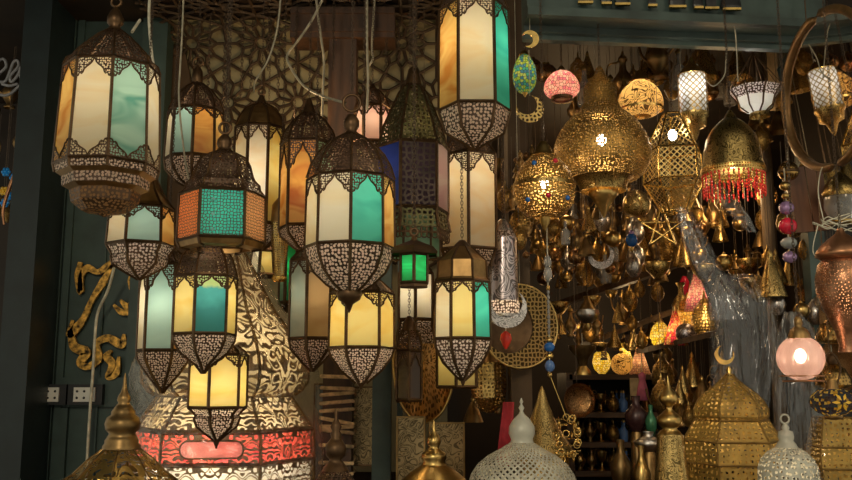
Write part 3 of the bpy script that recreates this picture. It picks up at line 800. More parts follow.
for k in range(6):
    a0 = -PI / 2 + rt + (k - .5) * PI / 3; a1 = a0 + PI / 3; A = Vector((math.cos(a0), math.sin(a0), 0)) * fr.r(37); B = Vector((math.cos(a1), math.sin(a1), 0)) * fr.r(37)
    for i in range(7):
        c = A.lerp(B, (i + .5) / 7); nrm = Vector((math.cos((a0 + a1) / 2), math.sin((a0 + a1) / 2), 0)); tt = (B - A).normalized()
        for zz_ in (229, 234):
            mb.tube([c + tt * fr.r(3.1) * math.cos(u) + Vector((0, 0, fr.z(zz_, 37) + fr.r(3.2) * math.sin(u))) for u in [2 * PI * q / 10 for q in range(10)]], fr.r(.7), 4, 0, True, True)
mb.build('scalloped_skirt', 'brass_dark', r)
panes(r, fr, 6, rt, 214, 254, 27, 27, {'d': 'g_sea_green'}, 'fil_fine', 'brass_dark')
mb = frame_mesh(fr, 6, rt, [([(214, 27), (254, 27)], 1.2)], [(254, 27, 1.2)], 1); mb.build('lower_frame', 'brass_dark', r)
lantern('large lantern with a cream pane between amber and teal sides, cut by the top edge', 475, 2.2, 6, 4,
    [(-45, 3), (-35, 8)], [(-35, 8), (-28, 18), (-14, 30), (-4, 35)], (-2, 101, 35, 36), [(101, 36), (126, 29), (143, 8), (150, 1)],
    {0: 'g_cream', -1: 'g_amber', 1: 'g_teal', 'd': 'g_cream'}, archt=16, W=.3, bot='fil_bigbowl', ylight=45)
lantern('cream marbled lantern with tall panes, directly below the one cut by the top edge', 469, 2.6, 6, 30,
    [(120, 3), (126, 10)], [(126, 10), (138, 20), (150, 31)], (151, 247, 31, 31), [(247, 31), (254, 27), (262, 25)],
    {0: 'g_cream', -1: 'g_cream', 1: 'g_cream', 'd': 'g_amber'}, archt=17, W=.3, bot='fil_bowl', ylight=175)
lantern('octagonal lantern with yellow marbled panes and one turquoise side, over the oval tray', 463, 2.36, 8, 0,
    [(240, 3), (246, 10)], [(246, 10), (256, 22), (259, 26), (276, 27), (279, 29)], (280, 338, 29, 30), [(338, 30), (346, 29), (362, 21), (376, 7), (380, 2)],
    {0: 'g_yellow', -1: 'g_cream', 1: 'g_teal', -2: 'g_cream', 'd': 'g_cream'}, archt=10, W=.25, top='brass_mid', bot='fil_lace', tip=[(378, 3), (383, 2), (387, .4)])
lantern('plain pale yellow lantern seen behind the bowl of the turquoise-sided lantern', 457, 2.75, 6, 28,
    None, [(290, 10), (305, 20)], (306, 387, 22, 22), None, {'d': 'g_yellow'}, archt=0, W=.12, ylight=350)
# mini green lantern
r = lantern('tiny lantern with emerald green panes under a wide flat roof', 414, 2.1, 6, 30,
    [(236, 1.5), (240, 4)], [(240, 4), (245, 22), (250, 27), (252, 26)], (253, 282, 15, 15), [(282, 15), (286, 15.5), (287, 1)], {'d': 'g_green'}, W=.05, top='brass_dark', bot='brass_dark', ring=(232, 3.5), ribs=False)
lantern('white-paned lantern hung behind the tiny green one', 416, 2.9, 6, 28,
    None, [(262, 8), (270, 18)], (272, 319, 19, 19), [(319, 19), (324, 18), (336, 21), (342, 21)], {'d': 'g_white'}, W=.12, bot='fil_bowl')
lantern('small unlit brown-paned lantern in front of the oval brass tray', 409, 2.72, 6, 30,
    [(316, 2), (322, 6), (330, 8)], [(330, 8), (338, 13), (349, 15)], (351, 400, 14, 14), [(400, 14), (402, 12)], {'d': 'g_dull_brown'}, archt=13, W=0, bot='brass_dark', name='unlit_lantern')
lantern('small pink-lit lantern with pointed arches, behind the conical-capped black lantern', 372, 3.15, 6, 0,
    [(84, 2), (88, 5)], [(88, 5), (93, 12), (103, 17)], (104, 140, 17, 17), [(140, 17), (150, 4)], {'d': 'g_rose'}, archt=9, W=.1, bot='fil_bowl')
lantern('little amber lantern far behind, between the patterned lantern and the gold mesh drop', 264, 3.3, 6, 10,
    None, [(240, 5), (249, 15)], (250, 274, 12, 15), [(274, 15), (277, 3)], {'d': 'g_yellow', -1: 'g_white'}, W=.06, bot='brass_dark')
turned('gold_mesh_drop', 'narrow gold mesh hanging drop beside the green glass lantern', 'hanging ornament', 279, 3.0,
    [('cap', [(196, 2), (204, 9), (222, 10)], 'brass_mid'), ('mesh_cone', [(222, 10), (240, 9), (262, 6), (275, 5)], 'fil_goldmesh'), ('collar', [(275, 7), (278, 8), (281, 6)], 'brass_gold')], hang=196)
# ------------------------------------------------------------ lamps hung in the shop front at the right
def loopring(root, fr, y, rp, mat='brass', t=.8):
    mb = MB(); mb.ring((0, 0, fr.z(y)), fr.r(rp), fr.r(t), 14, 5); mb.build('ring', mat, root)
def ell(cx_y, ry, rx, y0=None, y1=None, n=14):
    """profile of an ellipse: heights cx_y-ry .. cx_y+ry"""
    out = []
    a0 = 0 if y0 is None else math.acos(max(-1, min(1, (cx_y - y0) / ry))); a1 = PI if y1 is None else math.acos(max(-1, min(1, (cx_y - y1) / ry)))
    for i in range(n + 1):
        a = a0 + (a1 - a0) * i / n; out.append((cx_y - ry * math.cos(a), max(.3, rx * math.sin(a))))
    return out
turned('onion_lamp', 'largest pierced brass onion-shaped lamp, with a pointed brass drop below', 'hanging lamp', 604, 2.6,
    [('neck', [(66, 2), (70, 5), (74, 6), (80, 14), (84, 17), (98, 17), (104, 21), (107, 24)], 'fil_brass'), ('body', ell(143, 42, 49, 106, 172), 'fil_brass'),
     ('collar', [(172, 31), (175, 27), (182, 24), (187, 23)], 'eng_brass'), ('drop', [(187, 14), (192, 15), (196, 12), (206, 6), (218, .5)], 'brass')], hang=66, W=1.0, ylight=140, bulb=.014)
def gems(spots, fr_, R, cy_):
    pass
r = turned('globe_lamp', 'round pierced brass globe lamp set with glass gems, left of the onion lamp', 'hanging lamp', 545, 2.45,
    [('cap', [(141, 3), (146, 8), (150, 9), (153, 12)], 'brass'), ('upper_half', ell(185, 34, 31, 152, 178), 'fil_brass'), ('girdle', [(178, 31.3), (182, 31.8)], 'eng_brass'), ('lower_half', ell(185, 34, 31, 182, 217), 'fil_brass'),
     ('drop', [(216, 6), (222, 5), (230, 1)], 'brass')], hang=141, W=.7, ylight=183, bulb=.012)
fr = Frame(545, 230, 2.45)
for dx, y, m in ((0, 196, 'enamel_red'), (-19, 199, 'enamel_blue'), (20, 197, 'enamel_blue'), (-12, 163, 'enamel_blue'), (9, 161, 'enamel_red')):
    mb = MB(); rr = 31 * math.sqrt(max(0, 1 - ((y - 185) / 34) ** 2)); mb.sphere((fr.r(dx), -fr.r(math.sqrt(max(1, rr * rr - dx * dx))), fr.z(y, rr)), fr.r(2.6), 10, 6); mb.build('gem', m, r)
turned('pink_globe_lamp', 'small pink glass globe lamp with a gold crown, high under the cornice', 'hanging lamp', 562, 3.0,
    [('crown', [(66, 2), (69, 4), (71, 7)], 'eng_gold'), ('globe', ell(83, 14, 18, 70, 95), 'mos_pink'), ('base', [(92, 10), (97, 11), (98, 9)], 'brass_dark')], hang=66, W=.2, ylight=82)
turned('script_globe_lamp', 'gold globe lamp pierced with flowing script, brightly lit, right of the onion lamp', 'hanging lamp', 641, 2.95,
    [('cap', [(70, 3), (75, 5), (79, 11)], 'brass'), ('globe', ell(97, 19, 22.5, 79, 114), 'script_fil'), ('band', [(103, 22.3), (105, 22.3)], 'brass_gold'), ('base', [(114, 10), (117, 4)], 'brass_gold')], hang=70, W=.7, ylight=96, bulb=.014)
r = turned('crystal_cylinder_lamp', 'glowing white cylinder lamp under gold diamond mesh with a crowned top', 'hanging lamp', 695, 2.8,
    [('crown', [(57, 1), (60, 3), (63, 4), (66, 9), (71, 14)], 'brass_gold'), ('mesh_cylinder', [(71, 14.5), (110, 14.5)], 'fil_diamond'), ('glass_cylinder', [(72, 13), (109, 13)], 'g_frost'),
     ('foot', [(110, 15), (113, 15), (116, 13), (124, 12), (128, 6), (137, 3), (142, .5)], 'eng_gold')], hang=57, W=.16, ylight=88, lc=(1, .95, .88))
r = turned('star_bowl_lamp', 'pale glass bowl lamp with a wide scalloped pierced rim, lit from within', 'hanging lamp', 757, 2.95,
    [('rim', [(82, 26), (93, 19)], 'fil_lace', 8), ('bowl', [(93, 19), (103, 16), (110, 9), (112, 3)], 'g_frost', 8), ('drop', [(112, 3), (116, 3), (119, .6)], 'brass')], hang=None, W=.4, ylight=96, lc=(1, .95, .85))
fr = Frame(757, 119, 2.95)
mb = MB(); rt = math.atan((426 - 757) / F)
for k in range(8):
    a = -PI / 2 + rt + (k + .5) * PI / 4
    mb.tube([(fr.r(q) * math.cos(a), fr.r(q) * math.sin(a), fr.z(y, q)) for y, q in ((80, 27), (93, 19.4), (103, 16.4), (111, 8))], fr.r(.9), 4, 0, False)
    mb.tube([(fr.r(26) * math.cos(a), fr.r(26) * math.sin(a), fr.z(81, 26)), (0, 0, fr.z(52))], fr.r(.5), 4, 0, False)
mb.build('ribs', 'brass_dark', r)
add_hanger(r, fr, 52, 'wire', False)
# faceted mesh lamp
t = Frame(676, 212, 2.75); r = thing('faceted_lamp', 'faceted gold mesh lamp, a many-sided star polyhedron beside the onion lamp', 'hanging lamp', t.o)
rt = math.radians(8) + math.atan((426 - 676) / F)
for nm, pf in (('top_facets', [(112, 10), (145, 30)]), ('middle_facets', [(145, 30), (176, 31)]), ('lower_facets', [(176, 31), (210, 13)])):
    mb = MB(); mb.lathe(t.pr(pf), 5, rt); mb.build(nm, 'fil_goldmesh2', r)
mb = frame_mesh(t, 5, rt, [([(112, 10), (145, 30), (176, 31), (210, 13)], 1.1)], [(112, 10, 1), (145, 30, 1.1), (176, 31, 1.1), (210, 13, 1)], 1); mb.build('frame', 'brass_gold', r)
add_hanger(r, t, 112, 'chain_metal'); mb = MB(); mb.sphere((0, 0, t.z(135)), .014, 12, 8, 0, 1.3); emis('bulb_hot', (1, .88, .7), 60); mb.build('bulb', 'bulb_hot', r)
# beaded bell lamp
def fringe(root, fr):
    mb = MB(); ma = MB()
    for k in range(40):
        a = 2 * PI * k / 40; x, y = fr.r(29.5) * math.cos(a), fr.r(29.5) * math.sin(a); L = 24 if k % 2 else 20
        for i in range(7):
            (mb if k % 2 or i > 4 or i == 0 else ma).sphere((x, y, fr.z(170 + i * L / 7, 29)), fr.r(1.15), 6, 4, 0, 1.5)
    mb.build('red_beads', 'bead_red', root); ma.build('gold_beads', 'brass_gold', root)
turned('bell_lamp', 'brass bell-shaped lamp with a fringe of red beads', 'hanging lamp', 733, 2.5,
    [('cap', [(110, 2), (114, 5), (117, 6), (119, 11)], 'eng_brass'), ('bell', [(119, 11), (124, 18), (132, 24), (144, 27.5), (156, 29), (163, 31)], 'eng_brass'), ('pierced_rim', [(162, 31), (166, 31.5), (170, 30)], 'fil_gold'), ('inner_rim', [(162, 29), (168, 27)], 'brass_gold')], hang=110, W=.5, ylight=163, extra=fringe, bulb=.012)
# cables to the bell and cylinder lamps
def cable(label, pts, r=.0028, mat='cable_white', name='cable', group=None, Y=None):
    q = [P(*p) for p in pts]; o = q[0].copy(); s = smooth([p - o for p in q], 6)
    mb = MB(); mb.tube(s, r, 6); return tag(mb.build(name, mat, None, o), label, 'cable', group)
cable('thin brown cord drooping from the crystal cylinder lamp to the bell lamp', [(697, 64, 2.8), (706, 80, 2.75), (714, 86, 2.7), (724, 76, 2.7), (726, 60, 2.7), (727, 40, 2.72)], .002, 'wire')
cable('straight pale cord hanging from the cornice down to the star bowl lamp', [(734, 24, 2.6), (736, 40, 2.62), (738, 82, 2.66)], .002, 'wire')
cable('thin looped cord left of the crystal cylinder lamp', [(664, 90, 2.9), (670, 100, 2.88), (678, 97, 2.86), (682, 84, 2.86), (680, 60, 2.86), (681, 46, 2.86)], .0015, 'wire')
# small hung cups right of centre
# round mirror
NRM = (P(815, 90, 2.42) - Vector((0, 0, CZ))).normalized() * -1
tgt = (P(641, 97, 2.95) - P(815, 90, 2.42)).normalized()
nn = (NRM + tgt).normalized()
r = thing('round_mirror', 'round mirror in a dark wooden ring frame reflecting the gold lamps, top corner', 'mirror', P(828, 90, 2.42))
ry = Vector((0, 0, 1)); rx = ry.cross(nn).normalized(); ry = nn.cross(rx)
M3 = Matrix((rx, ry, nn)).transposed()
r.rotation_euler = M3.to_euler()
s_ = mpp(818, 90, 2.68); RA, RB = 78 * s_, 70 * s_
mb = MB(); mb.quad([(RA * math.cos(a), RB * math.sin(a), .004) for a in [2 * PI * k / 48 for k in range(48)]]); mb.build('mirror_glass', 'mirror_silver', r)
mb = MB(); mb.tube([(RA * math.cos(a), RB * math.sin(a), .006) for a in [2 * PI * k / 48 for k in range(48)]], 4.2 * s_, 8, 0, True, True); mb.build('frame', 'mirror_frame', r)
mb = MB(); mb.quad([(RA * math.cos(a), RB * math.sin(a), -.006) for a in [-2 * PI * k / 48 for k in range(48)]]); mb.build('backing', 'wood_post', r)
# crescents and mosaic drops near the pilaster
def hang_crescent(label, px, py, Y, Rp, mat='fil_brassbig', rot=0.0, k=.75, off=.35, wire=True, group=None, top=None):
    s = mpp(px, py, Y); r = thing('crescent_ornament', label, 'hanging ornament', P(px, py, Y), group)
    crescent(Rp * s, k, off, 22, .004, rot).build('crescent', mat, r)
    if wire:
        mb = MB(); z1 = (top or CEIL) - r.location.z; mb.tube([(0, 0, Rp * s * .98), (0, 0, z1)], .0012, 5); mb.build('hanging_wire', 'wire', r)
    return r
hang_crescent('small gold crescent dangling just under the cornice', 530, 39, 2.56, 9, 'brass_gold', PI + .3, .72, .42, top=P(530, 12, 2.56).z)
hang_crescent('pierced brass crescent lower on the same wire as the small gold crescent', 530, 109, 2.6, 14, 'fil_brassbig', PI / 2 + .6, .75, .4, top=P(530, 50, 2.6).z)
turned('mosaic_drop', 'green and yellow mosaic glass drop lamp hanging beside the cornice end', 'hanging ornament', 525, 2.72,
    [('cap', [(50, 2), (54, 6)], 'brass'), ('glass_drop', ell(73, 20, 12, 54, 92), 'mos_green'), ('tip', [(92, 3), (97, .5)], 'brass')], hang=50, W=.04, ylight=72)
r = hang_crescent('large silver crescent hanging below the engraved white cylinder', 507, 308, 2.5, 20, 'eng_silver', PI / 2, .78, .3, wire=False); mb = MB(); mb.tube([(-.03, 0, .045), (0, .02, .1), (.03, 0, .045)], .001, 4); mb.tube([(0, .02, .1), (0, .04, CEIL - r.location.z)], .001, 4); mb.build('hanging_wire', 'wire_dark', r)
# engraved cylinder
turned('engraved_cylinder_lamp', 'pale silver cylinder lamp pierced with scrolling script, above the silver crescent', 'hanging lamp', 504, 2.68,
    [('cap', [(219, 3), (224, 8), (230, 11)], 'eng_silver'), ('cylinder', [(236, 14), (300, 15)], 'eng_silver2'), ('neck', [(230, 11), (236, 14)], 'fil_lace'), ('lower_band', [(300, 15), (303, 16), (313, 15)], 'fil_lace'), ('base', [(313, 15), (320, 16), (323, 10)], 'eng_silver')], hang=219, W=.1, ylight=306)
# round brass moon tray
r = thing('moon_tray', 'round brass tray cut as a broad pierced crescent around a dark disc', 'tray', P(520, 326, 2.8))
s = mpp(520, 326, 2.85)
crescent(41 * s, .66, .32, 32, .006, PI).build('crescent', 'ham_star', r)
mb = MB(); mb.ring((0, 0, 0), 41 * s, .004, 36, 6, 'y'); mb.build('rim', 'brass', r)
mb = MB(); mb.lathe([(.0005, -.004), (29 * s, 0), (30 * s, .004)], 32); o = mb.build('dark_disc', 'brass_dark', r); o.rotation_euler.x = PI / 2; o.location = (-11 * s, .006, 0)
mb = MB(); mb.tube([(0, 0, 41 * s), (0, 0, CEIL - r.location.z)], .0012, 5); mb.build('hanging_wire', 'wire', r)
r.rotation_euler.z = .35
turned('red_bead_drop', 'small red glass bead hanging in front of the round brass moon tray', 'hanging ornament', 506, 2.6,
    [('bead', [(331, 1), (334, 5), (339, 6), (345, 3.5), (349, 1)], 'bead_red')], hang=331, chain=False, ztop=P(506, 323, 2.6).z)
turned('pierced_drop_lamp', 'dark pierced brass drop lamp below the round moon tray, unlit', 'hanging lamp', 489, 2.95,
    [('cap', [(352, 2), (358, 8), (362, 13)], 'brass_mid'), ('body', [(362, 17), (385, 18), (398, 17), (408, 11), (413, 3)], 'fil_brassbig', 10)], hang=352)
# strand of glass beads
def strand(label, px, Y, items, ytop, cat='bead strand', name='bead_strand', group=None, wire='wire'):
    yb = max(i[0] for i in items) + 4; fr = Frame(px, yb, Y); root = thing(name, label, cat, fr.o, group)
    for y, rr, hh, m, pn in items:
        mb = MB(); mb.lathe([(fr.r(rr) * max(.05, math.sin(PI * i / 8)), fr.z(y) - fr.r(hh) * math.cos(PI * i / 8)) for i in range(9)], 16); mb.build(pn, m, root)
    mb = MB(); mb.tube([(0, 0, fr.z(yb - 2)), (0, 0, fr.z(ytop))], fr.r(.7), 5); mb.build('cord', wire, root)
    return root
it = [(262, 4, 7, 'clear_bead', 'glass_bead'), (274, 4.5, 9, 'clear_bead', 'glass_bead'), (288, 2, 3, 'brass', 'gold_bead')] + [(292 + i * 5, 1.6, 2.6, 'clear_bead', 'glass_bead') for i in range(9)]
it += [(340, 4, 3, 'brass', 'gold_bead'), (347, 5.5, 5, 'enamel_blue', 'blue_bead'), (356, 4, 3.5, 'brass_gold', 'gold_bead'), (366, 5, 6, 'blue_glass', 'blue_bead'), (375, 2.5, 2.5, 'brass', 'gold_bead')]
strand('long strand of clear, gold and blue glass beads ending in a gold filigree cluster', 550, 2.55, it, 225)
strand('bead strand with a red ball among violet and grey glass balls, beside the plank pair', 790, 2.7, [(186, 5.5, 5, 'brass', 'gold_bead'), (196, 4, 3, 'brass', 'gold_bead'), (208, 7.5, 7, 'violet_glass', 'violet_bead'), (226, 9, 8.5, 'enamel_red', 'red_bead'), (243, 8, 6, 'stone_grey', 'grey_bead'), (257, 7, 6, 'violet_glass', 'violet_bead')], 168)
# gold cluster ending the strand
t = thing('filigree_cluster', 'tangled gold filigree cluster hanging at the end of the blue bead strand', 'hanging ornament', P(567, 438, 2.55))
mb = MB(); s = mpp(567, 438, 2.55)
for i in range(46):
    a, b = random.uniform(0, 2 * PI), random.uniform(-1, 1); q = Vector((math.cos(a) * 11 * s * math.sqrt(1 - b * b * .8), math.sin(a) * 9 * s, b * 22 * s)); mb.ring(q, 3.4 * s, .7 * s, 8, 4, random.choice('xyz'))
mb.build('filigree', 'brass_gold', t)
mb = MB(); mb.tube([(0, 0, 20 * s), (-12 * s, 0, 52 * s), (-17 * s, 0, 66 * s)], .0015, 5); mb.build('cord', 'brass_gold', t)
# planks
r = thing('plank_pair', 'two short reddish wooden boards hung side by side below the round mirror', 'board', P(808, 198, 2.8)); s = mpp(808, 198, 2.8)
for dx, m_ in ((-9, 0), (9, 0)):
    mb = MB(); mb.box(((dx - 8.4) * s, -.01, -34 * s), ((dx + 8.4) * s, .01, 32 * s)); o = mb.build('board', 'wood_red', r); o.rotation_euler.y = -.09
mb = MB(); mb.tube([(-10 * s, -.012, 30 * s), (-6 * s, -.014, 40 * s), (-2 * s, -.004, 52 * s)], .0015, 5); mb.build('cord', 'wire', r)
turned('small_disc', 'small round brass disc hanging from the foot of the mirror frame', 'hanging ornament', 789, 2.75, [('disc', ell(170, 10, 10), 'ham_brass'), ('hub', ell(170, 4, 10.6), 'brass_dark')], hang=160, chain=False, ztop=P(789, 150, 2.75).z)
# copper jar right edge
turned('copper_jar_lamp', 'tall copper jar lamp pierced with tiny holes, cut by the right edge', 'hanging lamp', 849, 2.35,
    [('cap', [(228, 3), (233, 5), (237, 12), (243, 20), (249, 25), (253, 26), (257, 20)], 'copper'), ('body', [(256, 18), (262, 24), (275, 27), (290, 27), (310, 20), (330, 12), (345, 9), (352, 10)], 'copper_dots')], hang=226, W=.1, ylight=285)
turned('glass_jar_lamp', 'small dusty glass lantern with a domed brass lid, above the copper jar', 'hanging lamp', 843, 2.7,
    [('lid', [(172, 2), (176, 8), (182, 15), (190, 18), (194, 17)], 'eng_brass'), ('glass', [(194, 16), (205, 17), (216, 13), (219, 11)], 'clear_bead'), ('base', [(219, 12), (223, 12), (224, 2)], 'brass')], hang=172)
t = thing('cord_bundle', 'loose bundle of tangled pale cords lying over the copper jar lamp', 'cord', P(828, 222, 2.45)); mb = MB(); s = mpp(828, 222, 2.45)
for i in range(9):
    x0 = random.uniform(-16, 0); pts = [Vector((x0 * s, random.uniform(-.01, .01), random.uniform(-2, 3) * s))]
    for k in range(4): pts.append(pts[-1] + Vector((random.uniform(3, 11) * s, random.uniform(-.01, .01), random.uniform(-5, 5) * s)))
    mb.tube(smooth(pts, 4), .0016, 5)
mb.tube(smooth([(-10 * s, 0, -2 * s), (-17 * s, 0, 14 * s - .12), (-8 * s, 0, -.12), (-6 * s, 0, -.2)], 6), .0015, 5)
mb.tube(smooth([(-4 * s, 0, 0), (-6 * s, .01, 30 * s), (0, .02, 55 * s), (8 * s, .02, 62 * s)], 6), .0016, 5)
mb.build('cords', 'cable_white', t)
# ribbed pink globe
def ribglobe(root, fr):
    mb = MB(); n = 36; rows = []; prof = ell(358, 22.5, 22.5, 337, 380, 14)
    for y, rp in prof:
        rows.append([(fr.r(rp) * (1 + .035 * (1 if k % 2 else -1)) * math.cos(2 * PI * k / n), fr.r(rp) * (1 + .035 * (1 if k % 2 else -1)) * math.sin(2 * PI * k / n), fr.z(y)) for k in range(n)])
    mb.grid(rows, None, 0, True, True); mb.build('ribbed_globe', 'pink_clear', root)
    mb = MB(); mb.ring((0, -fr.r(3), fr.z(381)), fr.r(19), fr.r(1), 24, 5, 'z'); mb.ring((0, 0, fr.z(376)), fr.r(21), fr.r(.7), 24, 5, 'z'); mb.build('wire_holder', 'copper', root)
turned('ribbed_globe_lamp', 'glowing ribbed pink glass globe lamp with a bronze cap', 'hanging lamp', 802, 2.3,
    [('cap', [(316, 1), (319, 4), (324, 4), (326, 3), (329, 8), (333, 10), (338, 11)], 'brass_mid')], hang=316, W=.2, ylight=356, bulb=.014, extra=ribglobe, ybot=382, lc=(1, .82, .66))
for i, (px, y0, lab) in enumerate(((834, 300, 'perforated brass dome cup hung above its twin, right of the ribbed globe'), (834, 345, 'perforated brass dome cup hung below its twin, over the star mosaic lamp'))):
    turned('pierced_cup', lab, 'hanging ornament', px, 2.75,
        [('back_dish', ell(y0 + 20, 25, 19), 'eng_copper'), ('cup', [(y0 + 18, 3), (y0 + 24, 10), (y0 + 32, 15), (y0 + 38, 16)], 'fil_gold'), ('knob', ell(y0 + 16, 4, 5), 'brass_dark')] if 0 else
        [('knob', [(y0 + 8, 2), (y0 + 11, 5), (y0 + 15, 6), (y0 + 19, 4)], 'brass_dark'), ('cup', [(y0 + 19, 5), (y0 + 24, 12), (y0 + 34, 17), (y0 + 40, 17.5)], 'ham_brass'), ('foot', [(y0 + 40, 17.5), (y0 + 43, 12), (y0 + 44, 2)], 'brass_gold')], hang=y0 + 8, chain=False, ztop=P(834, 345, 2.75).z if i else P(834, 240, 2.75).z)
for i, y0 in enumerate((318, 366)):
    s = mpp(836, y0, 2.95); r = thing('oval_dish', ('upper' if i == 0 else 'lower') + ' of two oval copper dishes behind the perforated dome cups', 'dish', P(836, y0, 2.95))
    mb = MB(); mb.lathe([(.001, 0), (.8, .006), (1, .02)], 32); o = mb.build('dish', 'eng_copper', r); o.rotation_euler = (PI / 2, 0, 0); o.scale = (20 * s, 27 * s, 1); mb = MB(); mb.tube([(0, 0, 26 * s), (0, 0, CEIL - r.location.z)], .001, 4); mb.build('hanging_wire', 'wire_dark', r)
turned('star_mosaic_lamp', 'squat lamp of dark mosaic glass with an orange and yellow star', 'hanging lamp', 834, 2.55,
    [('neck', [(380, 4), (386, 6), (390, 7)], 'brass_mid'), ('globe', ell(402, 15, 22, 389, 416), 'mos_multi'), ('foot', [(416, 9), (419, 9), (420, 2)], 'brass_mid')], hang=None, W=.12, ylight=402)
fr = Frame(834, 420, 2.55)
mb = MB(); 
mb.tube(smooth([(fr.r(-5), 0, fr.z(384)), (fr.r(-10), 0, fr.z(368)), (fr.r(0), 0, fr.z(352)), (fr.r(10), 0, fr.z(366)), (fr.r(6), 0, fr.z(384))], 6), fr.r(1.1), 6)
mb.tube([(0, 0, fr.z(352)), (0, 0, CEIL - fr.o.z)], .0015, 5)
o = mb.build('bail', 'brass_dark', COL.objects['star_mosaic_lamp'])
# flower star on the mosaic globe
mb = MB()
for k in range(6):
    a = k * PI / 3; pts = []
    for q, w_ in ((2.5, 0), (6, 2.2), (10, 0)):
        pass
    for (q0, w0, q1, w1) in ((2.5, .2, 6, 1.6), (6, 1.6, 9.5, .2)):
        quad = [(q0, -w0), (q1, -w1), (q1, w1), (q0, w0)]
        P4 = []
        for q, w_ in quad:
            x = q * math.cos(a) - w_ * math.sin(a); zz_ = q * math.sin(a) + w_ * math.cos(a); yy = -math.sqrt(max(.1, 1 - (x / 22) ** 2 - (zz_ / 15) ** 2)) * 22 - .5
            P4.append((fr.r(x), fr.r(yy), fr.z(402) + fr.r(zz_)))
        mb.quad(P4)
mb.build('star_inlay', 'inlay_orange', COL.objects['star_mosaic_lamp'])
# ------------------------------------------------------------ things standing low in the picture
BOT = lambda Y, z=CTZ: yz(Y, z)
# brass table lantern, lower left
Y = 2.35; b = BOT(Y); r = turned('brass_table_lantern', 'brass lantern with a stacked turned finial and leaf-pierced conical roof, low at the left', 'lantern', 115, Y,
    [('finial', [(373, .5), (378, 1.5), (386, 2), (392, 3.5), (396, 6), (400, 7), (403, 5.5), (406, 8), (412, 12), (415, 12), (418, 16), (424, 18), (430, 17), (434, 13), (438, 15), (441, 17), (444, 17), (447, 19), (450, 19)], 'brass_old'),
     ('roof', [(450, 18), (462, 32), (478, 46), (486, 56)], 'leafcut', 8, 12), ('roof_ribs', [(450, 18), (451, 17)], 'brass_old', 8, 12), ('body', [(486, 50), (b - 5, 48)], 'leafcut', 8, 12), ('foot', [(b - 5, 52), (b, 52)], 'brass_old', 8, 12)], W=.15, ylight=490)
fr = Frame(115, b, Y)
frame_mesh(fr, 8, math.radians(12) + math.atan(311 / F), [([(450, 18.5), (462, 32.5), (478, 46.5), (486, 57)], 1.1), ([(486, 50), (b - 4, 48)], 1)], [(486, 57, 1.2)], 1).build('frame', 'brass_old', r)
# great pierced lantern under plastic
Y = 2.98; b = BOT(Y, CTZ); cx = 220
r = thing('great_brass_lantern', 'huge pierced brass bulb-topped lantern wrapped in clear plastic, red cut-outs on its band', 'lantern', Frame(cx, b, Y).o)
fr = Frame(cx, b, Y); rt = math.radians(0) + math.atan((426 - cx) / F) * .35
bulb = [(228, 5), (250, 15), (270, 27), (290, 38), (310, 50), (325, 62), (340, 73), (355, 81), (370, 85), (382, 84), (391, 78), (396, 71)]
skirt = [(398, 68), (430, 88)]
mb = MB(); mb.lathe(fr.pr(bulb), 6, rt); mb.build('bulb_dome', 'heart_fil', r)
mb = MB(); mb.lathe([(q * .93, z) for q, z in fr.pr(bulb)], 6, rt); mb.build('dome_liner', 'liner_cream', r)
mb = MB(); mb.lathe(fr.pr([(396, 71), (398, 68)]), 6, rt); mb.build('waist_ring', 'brass_old', r)
mb = MB(); mb.lathe(fr.pr(skirt), 6, rt); mb.build('sloping_skirt', 'heart_fil2', r)
mb = MB(); mb.lathe([(q * .95, z) for q, z in fr.pr(skirt)], 6, rt); mb.build('skirt_liner', 'liner_cream', r)
mb = MB(); mb.lathe(fr.pr([(430, 88), (433, 92), (435, 90)]), 6, rt); mb.lathe(fr.pr([(463, 91), (466, 94), (468, 91)]), 6, rt); mb.build('mouldings', 'brass_old', r)
mb = MB(); mb.lathe(fr.pr([(434, 90), (464, 91)]), 6, rt); mb.build('upper_band', 'heart_fil3', r)
mb = MB(); mb.lathe([(q * .97, z) for q, z in fr.pr([(434, 90), (464, 91)])], 6, rt); mb.build('red_liner', 'liner_red', r)
mb = MB(); mb.lathe(fr.pr([(467, 91), (500, 91)]), 6, rt); mb.build('lower_band', 'heart_fil3', r)
mb = MB(); mb.lathe([(q * .97, z) for q, z in fr.pr([(467, 91), (500, 91)])], 6, rt); mb.build('white_liner', 'liner_white', r)
mb = MB(); mb.lathe(fr.pr([(500, 93), (b, 93)]), 6, rt); mb.build('base', 'brass_old', r)
# oblong pink window on the front face
A = -PI / 2 + rt; nv = Vector((math.cos(A), math.sin(A), 0)); tv = Vector((-nv.y, nv.x, 0)); ap = fr.r(90.5) * math.cos(PI / 6)
pl = []; hw, hh = fr.r(29), fr.r(8)
for k in range(24):
    a = 2 * PI * k / 24; sx_ = hw - hh if math.cos(a) > 0 else -(hw - hh); pl.append(nv * (ap + .03) + tv * (fr.r(2) + sx_ + hh * math.cos(a)) + Vector((0, 0, fr.z(449, 90) + hh * math.sin(a))))
mb = MB(); mb.quad(pl); mb.build('oblong_window', 'liner_pink', r)
mb = MB(); mb.tube(pl, .003, 5, 0, True, True); mb.grid([pl + [pl[0]], [p - nv * .028 for p in pl + [pl[0]]]], None, 0, True); mb.build('window_rim', 'brass_old', r)
for q in (-.06, 0, .06): lamp(r, nv * (ap + .012) + tv * (q + fr.r(2)) + Vector((0, 0, fr.z(449, 90))), .05, (1, .75, .6), .004)
frame_mesh(fr, 6, rt, [(bulb, 1.6), (skirt, 1.6), ([(434, 91), (464, 92)], 1.6), ([(467, 92), (500, 92)], 1.6)], [], 1).build('frame', 'brass_old', r)
